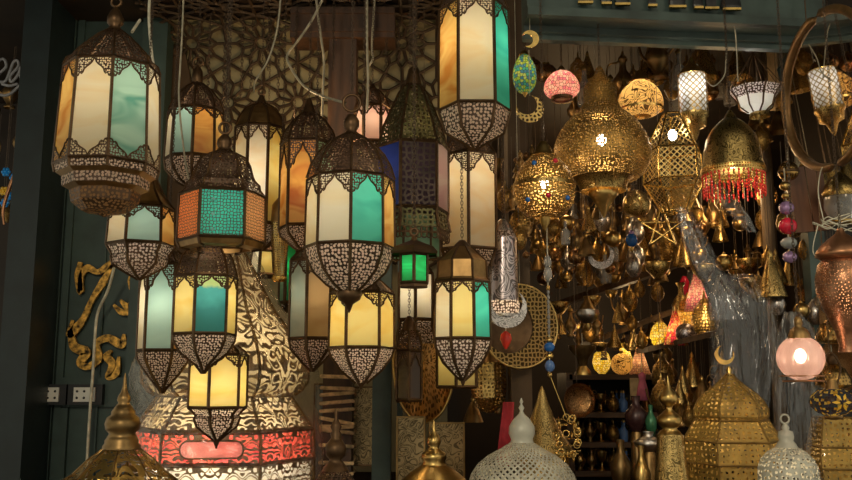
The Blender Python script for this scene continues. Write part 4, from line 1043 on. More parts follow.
lamp(r, (0, -.06, fr.z(350)), 1.2, (1, .84, .58), .03); lamp(r, (0, -fr.r(30), fr.z(452)), 3, (1, .84, .62), .03)
# plastic cover
cov = MB(); rows = []; n = 72; random.seed(11)
for i, (y, rp) in enumerate([(216, 7), (228, 14), (245, 24), (262, 34), (285, 46), (305, 58), (325, 73), (345, 86), (360, 92), (375, 94), (390, 92), (402, 88), (418, 96), (440, 101), (460, 102), (490, 102), (520, 103)]):
    rows.append([])
    for k in range(n):
        a = 2 * PI * k / n; w_ = 1 + .02 * math.sin(a * 9 + i * .7) + .012 * math.sin(a * 23 + i * 1.9) + random.uniform(-.008, .008)
        rows[-1].append((fr.r(rp) * w_ * math.cos(a), fr.r(rp) * w_ * math.sin(a), fr.z(y, rp)))
cov.grid(rows, None, 0, True, True); tag(cov.build('plastic_cover', 'plastic_film', None, fr.o), 'clear crinkled plastic sheet draped over the huge pierced brass lantern', 'plastic cover')
# dark finial lantern by the post
Y = 2.5; b = BOT(Y); turned('finial_lantern', 'dark lantern top with stacked balls, in front of the rope-bound post', 'lantern', 334, Y,
    [('finial', [(408, .5), (413, 2), (418, 1.5), (423, 4), (427, 6), (431, 4), (434, 6), (438, 5), (441, 7), (445, 10), (450, 11), (456, 10), (460, 6), (464, 9), (468, 12), (472, 14)], 'brass_dark'), ('roof', [(472, 14), (490, 26), (500, 30)], 'fil_dark', 8), ('body', [(500, 26), (b, 26)], 'brass_dark', 8)])
# engraved panel, blue glass slit right of the great lantern
def panel(name, label, cat, pxs, pys, Y, mat, t=.012, rotz=0, frame=None, group=None):
    a = P((pxs[0] + pxs[1]) / 2, pys[1], Y); w_ = (P(pxs[1], pys[1], Y).x - P(pxs[0], pys[1], Y).x) / 2; h = P(pxs[0], pys[0], Y).z - a.z
    mb = MB(); mb.box((-w_, -t / 2, 0), (w_, t / 2, h))
    if not frame: o = tag(mb.build(name, mat, None, a), label, cat, group)
    else:
        o = thing(name, label, cat, a, group); mb.build('panel', mat, o); mb = MB(); e = .006
        for lo, hi in (((-w_ - e, -t, -e), (-w_, t, h + e)), ((w_, -t, -e), (w_ + e, t, h + e)), ((-w_, -t, -e), (w_, t, 0)), ((-w_, -t, h), (w_, t, h + e))): mb.box(lo, hi)
        mb.build('frame', frame, o)
    o.rotation_euler.z = rotz; return o
panel('carved_panel', 'carved bronze wall panel between the rope-bound post and the dark teal trim', 'panel', (353, 376), (388, 464), 3.45, 'eng_bronze', .012, 0, 'brass_dark')
panel('glass_case', 'narrow blue-grey glass pane behind the plastic-covered lantern, left of the post', 'pane', (314, 328), (385, 480), 3.42, 'case_blue', .01, 0, 'brass_dark')
panel('engraved_sheet', 'tall engraved brass sheet standing below the oval tray', 'panel', (398, 424), (418, 486), 3.0, 'eng_bronze', .01, -.12, 'brass_old')
panel('engraved_sheet', 'brass-edged engraved box side just right of the yellow brass finial', 'panel', (430, 463), (424, 486), 3.05, 'eng_bronze', .01, .12, 'brass_old')
Y = 2.8; b = BOT(Y); turned('finial_lantern', 'yellow brass lantern top with stacked rings, before the engraved sheets', 'lantern', 434, Y,
    [('finial', [(420, .5), (426, 2), (432, 2), (436, 5), (440, 7), (444, 7), (447, 5), (450, 7), (454, 12), (459, 13), (462, 11), (466, 13)], 'brass'), ('roof', [(466, 13), (474, 24), (486, 36)], 'brass', 24), ('body', [(486, 34), (b, 34)], 'eng_brass', 24)])
# oval tray
r = thing('oval_tray', 'oval hammered brass tray hung on the wall behind the unlit brown-paned lantern', 'tray', P(424, 362, 3.2)); s = mpp(424, 362, 3.2)
mb = MB(); mb.lathe([(.001, 0), (.55, .001), (.62, .006), (.9, .01), (1, .022)], 48); o = mb.build('dish', 'ham_dots', r); o.rotation_euler = (PI / 2, 0, 0); o.scale = (30 * s, 59 * s, 1.6)
mb = MB(); mb.tube([(30.5 * s * math.cos(a), -.035, 59.5 * s * math.sin(a)) for a in [2 * PI * k / 48 for k in range(48)]], .005, 6, 0, True, True); mb.build('rim', 'brass', r); mb = MB(); mb.tube([(0, -.03, 59 * s), (0, -.01, 66 * s), (0, 0, CEIL - r.location.z)], .001, 4); mb.build('hanging_wire', 'wire_dark', r)
# calligraphy ornament
r = thing('calligraphy_ornament', 'curling spotted brass calligraphy ornament mounted on the teal wall', 'ornament', P(100, 330, WY - .03)); s = mpp(100, 330, WY)
def ribbon(name, pts, ws):
    q = smooth([((x - 100) * s, 0, (330 - y) * s) for x, y in pts], 8); m = len(q); A = []; B = []
    for i, p in enumerate(q):
        d = (q[min(i + 1, m - 1)] - q[max(i - 1, 0)]).normalized(); nrm = Vector((-d.z, 0, d.x)); t = i / (m - 1) * (len(ws) - 1); k = min(int(t), len(ws) - 2); w_ = 1.25 * (ws[k] + (ws[k + 1] - ws[k]) * (t - k)) * s
        A.append(p + nrm * w_); B.append(p - nrm * w_)
    mb = MB(); e = Vector((0, .012, 0)); mb.grid([[p for p in A], [p for p in B], [p + e for p in B], [p + e for p in A], A], None, 0, False); mb.build(name, 'leopard', r)
ribbon('stroke', [(76, 262), (75, 275), (78, 292), (78, 276), (84, 268), (94, 272), (104, 266), (112, 258), (107, 270)], [1.5, 3, 2.5, 2, 3, 2, 3, 1.5, .5])
ribbon('stroke', [(110, 262), (100, 282), (90, 300), (83, 318), (76, 328), (70, 334), (72, 320)], [1, 3, 2, 2.5, 3.5, 3, 1])
ribbon('stroke', [(70, 330), (75, 346), (87, 352), (82, 362), (90, 366), (100, 358), (97, 344), (108, 338), (122, 344), (124, 334)], [2, 3.5, 4, 3, 2.5, 3, 2.5, 3, 3.5, 1])
ribbon('stroke', [(112, 350), (108, 356), (114, 364), (110, 376), (118, 372), (120, 356)], [1, 3, 3, 2, 3, 1])
ribbon('stroke', [(118, 300), (128, 308), (132, 296), (128, 280), (132, 268)], [1, 3.5, 3, 2.5, 1])
ribbon('stroke', [(112, 305), (120, 312), (130, 314)], [1, 2.5, 1])
# sockets
def outlet(label, px, Yw=WY - .02):
    a = P(px, 394.5, Yw - .02); s = mpp(px, 394, Yw); r = thing('power_socket', label, 'socket', a)
    mb = MB(); mb.box((-17 * s, -.012, -10 * s), (17 * s, .018, 10 * s)); mb.build('backbox', 'black', r)
    mb = MB(); mb.box((-10.5 * s, -.02, -7 * s), (10.5 * s, -.012, 7 * s)); mb.build('faceplate', 'white_plastic', r)
    for q in (-7, 0, 7):
        mb = MB()
        for w_ in (-3.2, 3.2): mb.sphere((q * s, -.0205, w_ * s), 1.25 * s, 8, 5)
        mb.build('pin_holes', 'black', r)
outlet('power socket on the teal wall farther from the plastic-covered lantern', 50); outlet('power socket on the teal wall with the white cable running over it', 86)
cable('thick white cable hanging down the teal wall past the power sockets', [(114, 268, 3.3), (108, 290, 3.36), (98, 312, 3.4), (95, 335, 3.4), (93, 370, 3.41), (90, 410, 3.42), (87, 460, 3.42), (86, 490, 3.42)], .0058)
# cables and chains at the top left
cable('white cable curling down beside the large octagonal lantern', [(150, -10, 2.6), (149, 20, 2.6), (152, 55, 2.62), (156, 80, 2.62), (158, 100, 2.63), (154, 118, 2.65)], .0045)
cable('short cut end of white cable poking out above the large octagonal lantern', [(140, 20, 2.5), (132, 32, 2.45)], .0045)
cable('pale cord hanging straight past the pale blue and orange lantern', [(184, -14, 2.68), (182, 35, 2.68), (180, 70, 2.68), (179, 100, 2.68), (184, 152, 2.68), (190, 185, 2.7)], .003, 'wire')
cable('grey cable slanting from the top edge down beside the cross beam', [(325, -6, 2.9), (312, 20, 2.95), (297, 42, 3.0), (289, 52, 3.05), (288, 62, 3.05), (302, 84, 3.0), (320, 95, 2.8), (345, 103, 2.5)], .0045, 'wire')
cable('cable hanging vertically left of the wooden post', [(316, -5, 3.1), (318, 15, 3.1), (322, 45, 3.1), (324, 60, 3.12), (323, 90, 3.12), (322, 120, 3.15)], .0045, 'wire')
cable('pinkish cable hanging vertically right of the wooden post', [(367, -5, 3.0), (367, 40, 3.0), (368, 80, 3.0), (367, 110, 3.02)], .0045, 'wire')
cable('thin cord left of the cross beam hanging to the tall cream lantern', [(281, -5, 2.8), (277, 30, 2.8), (268, 60, 2.8), (256, 80, 2.85), (254, 92, 2.9)], .003, 'wire')
cable('short loose cord end in front of the lattice right of the post', [(375, -8, 3.2), (372, 45, 3.2), (373, 58, 3.2), (369, 66, 3.2)], .004, 'wire')
for i, (px, y1, Yc) in enumerate(((202, 88, 3.3), (218, 120, 3.2), (236, 98, 3.3), (246, 92, 3.35), (263, 70, 3.3), (274, 96, 3.2), (291, 60, 3.25), (330, 70, 3.1), (385, 78, 3.3), (398, 62, 3.3))):
    z1 = Z(y1, Yc); mb = MB(); chain_mb(mb, 0, 0, 0, CEIL - z1, .017, .0012); tag(mb.build('loose_chain', 'chain_metal', None, (X(px, Yc), Yc, z1)), 'thin iron chain hanging among others in front of the lattice', 'chain', 'iron chains before the lattice')
# white pierced dome lantern
Y = 2.45; b = BOT(Y); turned('white_dome_lantern', 'white pierced metal lantern with a bulbous finial and wide sloping shade, centre bottom', 'lantern', 524, Y,
    [('finial', [(398, .5), (402, 2), (404, .8), (408, 3), (411, 1.5), (414, 3), (420, 9), (427, 13), (434, 13.5), (440, 11), (443, 12)], 'white_metal'), ('shade', [(443, 12), (450, 22), (458, 35), (468, 46), (478, 52), (484, 54)], 'fil_whitemesh'), ('body', [(484, 54), (b - 20, 50), (b - 4, 34)], 'fil_whitemesh'), ('foot', [(b - 4, 36), (b, 38)], 'white_metal')], W=.25, ylight=488)
Y = 2.4; b = BOT(Y); r = turned('white_round_lantern', 'white round pierced metal lantern with a ring on top, before the gold crescent lantern', 'lantern', 794, Y,
    [('finial', [(424, 2), (428, 4), (430, 3), (432, 7), (437, 8), (441, 7), (444, 9), (448, 11)], 'white_metal'), ('body', [(448, 11), (453, 19), (461, 26), (470, 29), (484, 30), (500, 27), (b - 4, 18)], 'fil_white'), ('foot', [(b - 4, 20), (b, 21)], 'white_metal')], W=.2, ylight=475)
fr = Frame(794, b, Y); loopring(r, fr, 419, 4.5, 'white_metal', 1.1)
# tall white-ringed shade behind
# gold crescent lantern
Y = 2.75; b = BOT(Y); rt = 14
r = turned('gold_crescent_lantern', 'large gold six-sided pierced lantern with an onion roof topped by a crescent', 'lantern', 738, Y,
    [('finial', [(366, 1), (370, 3), (373, 2), (376, 5)], 'brass_gold'), ('onion_roof', [(374, 3), (379, 7), (386, 15), (394, 26), (402, 33), (410, 37), (417, 37), (421, 34)], 'fil_yellow', 6, rt), ('lower_roof', [(422, 37), (443, 49)], 'fil_yellow2', 6, rt), ('band', [(443, 50), (465, 50)], 'fil_yellow2', 6, rt), ('body', [(466, 46), (b - 6, 46)], 'fil_yellow', 6, rt), ('foot', [(b - 6, 50), (b, 50)], 'brass_old', 6, rt)], W=.5, ylight=440)
fr = Frame(738, b, Y)
frame_mesh(fr, 6, math.radians(rt) + math.atan((426 - 738) / F), [([(374, 3.5), (379, 7.5), (386, 15.5), (394, 26.5), (402, 33.5), (410, 37.5), (417, 37.5), (421, 34.5)], .8), ([(422, 37), (443, 49.5), (465, 50.5)], 1), ([(466, 46), (b - 6, 46)], 1)], [(421, 37.5, 1.1), (443, 50, 1.2), (466, 50, 1.2)], 1).build('frame', 'brass_yellow', r)
o = crescent(fr.r(10), .8, .3, 20, .006, PI / 2 - .5); o.build('crescent', 'brass_gold', r, (fr.r(-4), 0, fr.z(355)))
# tall finial jar
Y = 2.6; b = BOT(Y); turned('brass_finial_jar', 'tall slim polished brass jar with a stacked ball finial, left of the gold crescent lantern', 'jar', 675, Y,
    [('finial', [(376, .4), (382, 1.5), (388, 3), (393, 8), (399, 10), (403, 8), (406, 4), (409, 3), (413, 7), (417, 12), (422, 13), (426, 10), (429, 7), (432, 10), (435, 12)], 'brass'), ('body', [(435, 13), (450, 14), (480, 17), (b, 20)], 'eng_gold')])
# brass cone
Y = 2.7; b = BOT(Y); turned('concave_cone_lantern', 'tall concave engraved brass cone behind the white dome lantern', 'lantern', 545, Y,
    [('spire', [(386, .5), (389, 2), (391, 3)], 'brass'), ('cone', [(391, 3), (402, 6), (418, 12), (434, 20), (446, 28), (453, 31)], 'eng_gold'), ('rim', [(453, 32), (457, 32), (459, 28)], 'brass'), ('body', [(459, 26), (b, 26)], 'eng_brass')])
# red cloth
r = thing('red_cloth_strip', 'narrow dark red cloth strip hanging left of the white dome lantern', 'cloth', P(503, 402, 2.75)); mb = MB(); s = mpp(503, 402, 2.75)
mb.grid([[Vector((x * s + .0 , .012 * math.sin(i * 1.1), -.13 + .145 * (1 if j else 0) * .0 + (-62 if j == 1 else 0) * s + .13)) for i, x in enumerate(((0, 3, 6, 9, 11) if j == 0 else (-8, -4, 0, 4, 7)))] for j in (0, 1)], None, 0, True)
o = mb.build('cloth', 'red_cloth', r); so = o.modifiers.new('thick', 'SOLIDIFY'); so.thickness = .003
# gold box lantern at the right edge
Y = 2.85; b = BOT(Y); r = turned('gold_box_lantern', 'square gold pierced box lantern at the right edge behind the white round one', 'lantern', 842, Y,
    [('roof', [(418, 22), (424, 24), (448, 30)], 'fil_yellow2', 4, 20), ('band', [(448, 32), (470, 32)], 'fil_yellow2', 4, 20), ('body', [(470, 29), (b, 29)], 'fil_yellow', 4, 20)], W=.15, ylight=455)
fr = Frame(842, b, Y); frame_mesh(fr, 4, math.radians(20) + math.atan((426 - 842) / F), [([(418, 22), (448, 30.5)], 1), ([(448, 32), (470, 32)], 1)], [(418, 22, 1), (448, 32, 1.1), (470, 32, 1.1)], 1).build('frame', 'brass_yellow', r)
# plastic wrapped bundles right of the middle
def wrap(label, pts, Y, rs, seed):
    random.seed(seed); q = smooth([P(x, y, Y) for x, y in pts], 5); o0 = q[0].copy(); m = len(q); rows = []; n = 36; s = mpp(720, 300, Y); rr = smooth([(a, 0, 0) for a in rs], 5)
    mb = MB()
    for i, p in enumerate(q):
        R_ = (rr[min(i, len(rr) - 1)].x) * s
        rows.append([(p.x - o0.x + R_ * (1 + .16 * math.sin(5 * a + i * .12 + seed) + .08 * math.sin(11 * a + i * .2)) * math.cos(a), p.y - o0.y + R_ * .6 * math.sin(a) * (1 + .12 * math.sin(7 * a)), p.z - o0.z) for a in [2 * PI * k / n for k in range(n)]])
    mb.grid(rows, None, 0, True, True); return tag(mb.build('plastic_wrap', 'plastic_wrap', None, o0), label, 'plastic wrap')
wrap('creased clear plastic sleeve slanting down below the faceted gold lamp', [(683, 208), (694, 240), (708, 270), (722, 296), (730, 320)], 2.6, (7, 12, 13, 14, 18), 1)
wrap('wide bundle of clear plastic standing behind the gold crescent lantern', [(738, 275), (741, 300), (744, 340), (742, 400), (742, 470)], 2.98, (20, 30, 30, 26, 24), 2)
wrap('thin clear plastic sleeve slanting from the bell lamp fringe to the plank pair', [(708, 178), (722, 196), (738, 214), (752, 232)], 2.62, (7, 10, 9, 4), 3)
wrap('tall plastic-wrapped silvery tube standing under the ribbed pink globe', [(793, 312), (797, 340), (800, 380), (802, 420), (803, 480)], 2.85, (8, 18, 22, 24, 24), 4)
# columns and posts beside
t = thing('bamboo_pole', 'worn pale pole standing beside the plank pair at the shop opening', 'pole', (X(770, 3.35), 3.35, 0)); mb = MB(); mb.lathe([(.0001, 0), (.026, 0), (.024, 1.2), (.026, 2.2), (.022, CEIL), (.0001, CEIL)], 14); mb.build('shaft', 'pole_wood', t)
# ------------------------------------------------------------ stock inside the shop
# writing on the glass far left
r = thing('window_script', 'pale cursive word and underline painted on the dark window at the far left', 'lettering', P(10, 80, 3.55)); s = mpp(10, 80, 3.55)
for nm, pts in (('stroke', [(-6, 62), (2, 58), (5, 66), (-2, 74), (-6, 80), (4, 82), (8, 76), (12, 62), (16, 60), (17, 66), (10, 76), (12, 82), (18, 74), (20, 66), (20, 76), (24, 80)]), ('underline', [(-6, 92), (4, 96), (12, 94), (20, 86)]), ('lower_mark', [(2, 84), (10, 86), (18, 84)])):
    mb = MB(); mb.tube(smooth([((x - 10) * s, 0, (80 - y) * s) for x, y in pts], 6), 1.5 * s, 5); o = mb.build(nm, 'paint_white', r); 
# letters on the cornice
lets = ((581, 15), (602, 10), (618, 15), (648, 9), (673, 17), (694, 9), (707, 14), (727, 18))
import itertools
for i, (px, w_) in enumerate(lets):
    Yl = 2.5 + (px - 528) / 304 * .1; a = P(px + 4, 2 + (px - 528) * .045, Yl); s = mpp(px, 5, Yl)
    mb = MB(); z0 = zt + .04
    mb.lathe([(.001, 0), (w_ * .45 * s, 0), (w_ * .5 * s, .02), (w_ * .5 * s, .1), (.001, .1)] if i % 2 == 0 else [(.001, 0), (w_ * .4 * s, 0), (w_ * .6 * s, .012), (w_ * .3 * s, .1), (.001, .1)], 16 if i % 3 else 4, 0, (0, 0, 0), 0, False, False, 1, .35)
    o = mb.build('sign_letter', 'letter_black', None, (a.x, Yl, z0)); tag(o, 'black gold-edged raised letter foot on the teal cornice board, one of a row', 'sign letter', 'raised letters on the cornice')
    mb = MB(); mb.box((-w_ * .5 * s, -.012, -.003), (w_ * .5 * s, .0, .004)); mb.build('gold_edge', 'brass_gold', o)
def proto(kind, mats, size=1.0):
    """small stock items, base at the origin"""
    S = size
    A = {
    'vase': [('body', [(.012, 0), (.02, .004), (.014, .012), (.03, .04), (.034, .06), (.022, .085), (.01, .1), (.009, .125), (.018, .14)])],
    'ewer': [('body', [(.02, 0), (.022, .006), (.01, .015), (.03, .045), (.032, .065), (.012, .095), (.009, .12), (.016, .13)]), ('lid', [(.015, .13), (.012, .14), (.004, .147), (.005, .153), (.0005, .16)])],
    'goblet': [('foot', [(.022, 0), (.02, .004), (.005, .012), (.005, .045)]), ('cup', [(.006, .045), (.02, .055), (.028, .08), (.03, .105)])],
    'bowl': [('body', [(.012, 0), (.018, .006), (.035, .025), (.042, .05), (.04, .052), (.02, .015)])],
    'small_lamp': [('shade', [(.012, 0), (.03, .02), (.036, .045), (.028, .075), (.014, .09)]), ('cap', [(.014, .09), (.01, .1), (.003, .105), (.004, .115), (.0005, .125)])],
    'bottle': [('body', [(.02, 0), (.022, .005), (.022, .06), (.008, .08), (.007, .11)]), ('stopper', [(.008, .11), (.01, .118), (.0005, .13)])],
    'tea_glass': [('body', [(.012, 0), (.016, .004), (.013, .03), (.02, .06)])],
    'bell': [('body', [(.034, 0), (.03, .012), (.02, .04), (.008, .065)]), ('knob', [(.004, .065), (.008, .075), (.0005, .085)])],
    'cone_lamp': [('shade', [(.036, 0), (.034, .01), (.02, .055), (.006, .1)]), ('cap', [(.006, .1), (.007, .106), (.0005, .12)])],
    'ball': [('body', [(.03 * math.sin(PI * i / 10) + .0004, .03 - .03 * math.cos(PI * i / 10)) for i in range(11)]), ('cap', [(.006, .058), (.006, .066), (.001, .068)])],
    }[kind]
    root = D.objects.new('brass_' + kind if not kind.startswith('small') and kind not in ('tea_glass',) else kind, None); COL.objects.link(root); root['category'] = kind.replace('_', ' ')
    for i, (pn, pf) in enumerate(A):
        mb = MB(); mb.lathe([(a * S, b_ * S) for a, b_ in pf], 18); mb.build(pn, mats[min(i, len(mats) - 1)], root)
    if kind == 'ewer':
        mb = MB(); mb.tube(smooth([(.03 * S, 0, .06 * S), (.05 * S, 0, .08 * S), (.045 * S, 0, .12 * S), (.012 * S, 0, .125 * S)], 5), .003 * S, 6); mb.build('handle', mats[0], root)
        mb = MB(); mb.tube(smooth([(-.028 * S, 0, .05 * S), (-.05 * S, 0, .08 * S), (-.06 * S, 0, .12 * S)], 5), .004 * S, 6); mb.build('spout', mats[0], root)
    return root
def spread(pr, spots, label, group, hang=False):
    """spots: points; the first takes the prototype"""
    kids = list(pr.children)
    for i, p in enumerate(spots):
        if i == 0: r = pr; ks = kids
        else:
            r = pr.copy(); COL.objects.link(r)
            for k in kids: c = k.copy(); c.parent = r; COL.objects.link(c)
        r.location = p[:3]; r.rotation_euler.z = random.uniform(0, 6); sc_ = p[3] if len(p) > 3 else 1; r.scale = (sc_,) * 3
        r['label'] = label[i] if isinstance(label, list) else label
        if group: r['group'] = group
# inner shelving: boards in the middle of the shop
def shelf(name, label, x0, x1, y0, y1, Yf, Yb, zs, mat='wood_shelf', sides=True):
    t = thing(name, label, 'shelf', ((x0 + x1) / 2, Yb, 0)); cx_ = (x0 + x1) / 2
    for z in zs: mb = MB(); mb.box((x0 - cx_, Yf - Yb, z - .012), (x1 - cx_, 0, z + .012)); mb.build('shelf_board', mat, t)
    if sides:
        for x in (x0, x1): mb = MB(); mb.box((x - cx_ - .015, Yf - Yb, 0), (x - cx_ + .015, 0, max(zs) + .02)); mb.build('side_panel', mat, t)
    mb = MB(); mb.box((x0 - cx_, -.01, 0), (x1 - cx_, .01, max(zs))); mb.build('back_panel', 'interior', t)
    return t
random.seed(21)
YS = 4.3
zl = [Z(377, YS), Z(415, YS), Z(445, YS), Z(474, YS), Z(500, YS)]
shelf('display_shelf', 'dark wooden shelf unit full of small brassware in the middle of the shop', X(566, YS), X(664, YS), 0, 0, YS, YS + .3, zl)
xs0, xs1 = X(570, YS), X(660, YS)
kinds = [('vase', 'eng_gold'), ('ewer', 'brass_old'), ('goblet', 'brass'), ('small_lamp', 'fil_brass'), ('bottle', 'blue_glass'), ('bell', 'brass_old'), ('cone_lamp', 'eng_copper'), ('ball', 'silver')]
gl = {1: 'second', 2: 'third', 3: 'lower', 4: 'lowest'}
for li in (1, 2, 3):
    for ki, (k, m_) in enumerate(kinds):
        pr = proto(k, [m_, 'brass'], .8)
        sp = []
        for j in range(3):
            x = xs0 + (xs1 - xs0) * ((ki + .5) / 8) + random.uniform(-.004, .004); yy = YS + .05 + j * .09
            sp.append((x + (.012 if j == 1 else 0), yy, zl[li] + .0125))
        spread(pr, sp, '%s in a short file on the %s board of the inner shelf unit' % ({'vase': 'engraved gold vase', 'ewer': 'old brass ewer', 'goblet': 'brass goblet', 'small_lamp': 'pierced brass lamp', 'bottle': 'blue glass bottle', 'bell': 'dull brass bell', 'cone_lamp': 'coppery cone lamp', 'ball': 'silver ball'}[k], gl[li]), '%s row on the %s board' % (k.replace('_', ' '), gl[li]))
# top of the shelf: lit lamps
def lit(label, px, yb, Y, kind, mats, size, W, col=(1, .75, .4)):
    r = proto(kind, mats, size); r.location = P(px, yb, Y); r['label'] = label; lamp(r, (0, 0, .045 * size), min(W, .1) * .8, col, .008); return r
lit('yellow mosaic glass lamp at the left end of the shelf unit top', 602, 374, 4.32, 'small_lamp', ['mos_yellow', 'brass'], 1.25, .15)
lit('gold pierced ball lamp on the shelf unit top beside the yellow mosaic one', 622, 375, 4.32, 'ball', ['script_fil', 'brass'], 1.7, .15)
lit('amber cone lamp standing behind the gold ball lamp on the shelf unit', 625, 365, 4.5, 'cone_lamp', ['mos_yellow', 'brass'], 1.3, .15)
lit('pinkish cone shade at the right end of the shelf unit top', 640, 376, 4.4, 'cone_lamp', ['mos_red2', 'brass'], 1.5, .6)
for i, (px, py) in enumerate(((616, 343), (628, 336), (604, 350))):
    turned('mini_lantern', 'little black tin lantern hung under the sloping board, ' + ('middle one', 'highest one', 'lowest one')[i], 'lantern', px, 4.1, [('roof', [(py - 8, 1), (py - 2, 5)], 'black', 4), ('body', [(py - 2, 4), (py + 8, 4)], 'fil_dark', 4), ('base', [(py + 8, 5), (py + 10, 5)], 'black', 4)], hang=py - 8, chain=False, ztop=P(px, py - 14, 4.1).z)
# sloping boards
def slant(label, a, b_, wdt, mat, Y0, th=.02, name='sloping_board'):
    pa_, pb_ = P(*a), P(*b_); mb = MB(); o0 = pa_.copy(); d = pb_ - pa_; e = Vector((0, wdt, .0)); u = Vector((0, 0, th))
    A = [Vector((0, 0, 0)), d, d + e, e]; mb.quad(A[::-1]); mb.quad([p + u for p in A])
    for i in range(4): j = (i + 1) % 4; mb.quad([A[i], A[j], A[j] + u, A[i] + u])
    return tag(mb.build(name, mat, None, o0), label, 'board')
slant('light wooden board sloping up to the right above the small lit lamps', (590, 345, 4.2), (690, 308, 3.7), .3, 'wood_light', 0)
slant('second sloping wooden board just beneath the light one', (600, 349, 4.3), (668, 331, 4.0), .2, 'wood_light', 0)
slant('dark sloping beam above the row of small coloured lamps', (560, 306, 4.4), (690, 262, 3.9), .35, 'wood_shelf', 0, .03)
# right stepped shelf with coloured lit lamps
YR = 3.5
t = slant('dark shelf plank carrying the red, yellow and silver mosaic lamps', (648, 352, YR + .1), (724, 334, YR - .35), .2, 'wood_shelf', 0, .02, 'lamp_shelf')
RL = [('yellow mosaic lamp at the left end of the plank of coloured lamps', 661, 349, 'small_lamp', ['mos_yellow', 'brass'], 1.15, .05), ('orange-red mosaic cone lamp second on the plank of coloured lamps', 676, 345, 'cone_lamp', ['mos_red', 'brass'], 1.3, .05),
      ('bright silver mosaic ball lamp beside the orange-red one', 686, 343, 'ball', ['eng_silver2', 'brass'], 1.25, .05), ('gold banded mosaic lamp behind the silver ball lamp', 692, 332, 'small_lamp', ['mos_gold', 'brass'], 1.5, .05),
      ('rose glass cone lamp on top at the back of the coloured lamps', 698, 312, 'cone_lamp', ['mos_pink', 'brass'], 1.5, .04), ('pierced golden lamp at the right end of the plank', 706, 338, 'small_lamp', ['fil_brassbig', 'brass'], 1.4, .03), ('slim copper vase left of the rose glass cone lamp', 682, 322, 'vase', ['eng_gold', 'brass'], 1.1, .0)]
for i, (lab, px, py, k, m_, sz, W_) in enumerate(RL):
    r = proto(k, m_, sz); Yp = YR + .14 - (px - 648) / 76 * .45 + (.1 if py < 335 else 0); r.location = P(px, py, Yp); r['label'] = lab
    if W_: lamp(r, (0, 0, .04 * sz), W_ * 3, (1, .75, .4), .008)
turned('ruby_vase', 'tall ruby glass vase standing at the back of the coloured lamps', 'vase', 686, 3.6, [('body', [(276, 2), (282, 5), (290, 3), (300, 4), (306, 7), (312, 5), (318, 5)], 'enamel_red')])
# pink tassel and cloth
turned('pink_tassel', 'dusty pink tassel hanging beside the shelf unit', 'tassel', 643, 4.0, [('knot', [(372, 1), (375, 4), (380, 3)], 'pink_cloth'), ('skirt', [(380, 3), (388, 5), (400, 7), (401, 1)], 'pink_cloth')], hang=372, chain=False, ztop=P(643, 350, 4.0).z)
panel('cardboard_piece', 'light brown cardboard sheet propped below the shelf top', 'cardboard', (630, 641), (378, 400), 4.2, 'cardboard', .006, .3)
# dark pot and others on the floor line
Y = 3.3; b = BOT(3.2, CTZ)
for i, (lab, px, y0, y1, w_, m_, Y_) in enumerate((('dull silver bowl on a stand right of the inner shelf unit, near the finial jar', 652, 432, 452, 15, 'silver', 2.95), ('dark bulging pot behind the silver bowl', 640, 396, 432, 12, 'enamel_dark', 3.15), ('old brass urn with looped body, bottom middle of the shop', 623, 440, 490, 11, 'brass_old', 3.05), ('brass vase with a narrow neck between the urn and the finial jar', 644, 446, 500, 9, 'brass', 2.9), ('green patina flask near the finial jar', 655, 405, 436, 6, 'enamel_green', 3.12))):
    h = y1 - y0; yb = BOT(Y_); turned('old_pot', lab, 'pot', px, Y_, [('neck', [(y0, w_ * .4), (y0 + h * .2, w_ * .3), (y0 + h * .3, w_ * .5)], m_), ('belly', [(y0 + h * .3, w_ * .5), (y0 + h * .5, w_), (y0 + h * .75, w_ * .9), (y1, w_ * .4)], m_), ('stand', [(y1, w_ * .4), (y1 + 4, w_ * .5), (max(yb, y1 + 6), w_ * .6)], 'brass_old')])
# round dark tray behind
r = thing('round_tray', 'dark round copper tray leaning behind the bead strand', 'tray', P(577, 400, 3.2)); s = mpp(577, 400, 3.2)
mb = MB(); mb.lathe([(.001, 0), (13 * s, .002), (16 * s, .012), (17 * s, .02)], 32); o = mb.build('dish', 'eng_copper', r); o.rotation_euler.x = PI / 2; r.rotation_euler.z = .3; mb = MB(); mb.tube([(0, 0, 17 * s), (0, 0, CEIL - r.location.z)], .001, 4); mb.build('hanging_wire', 'wire_dark', r)
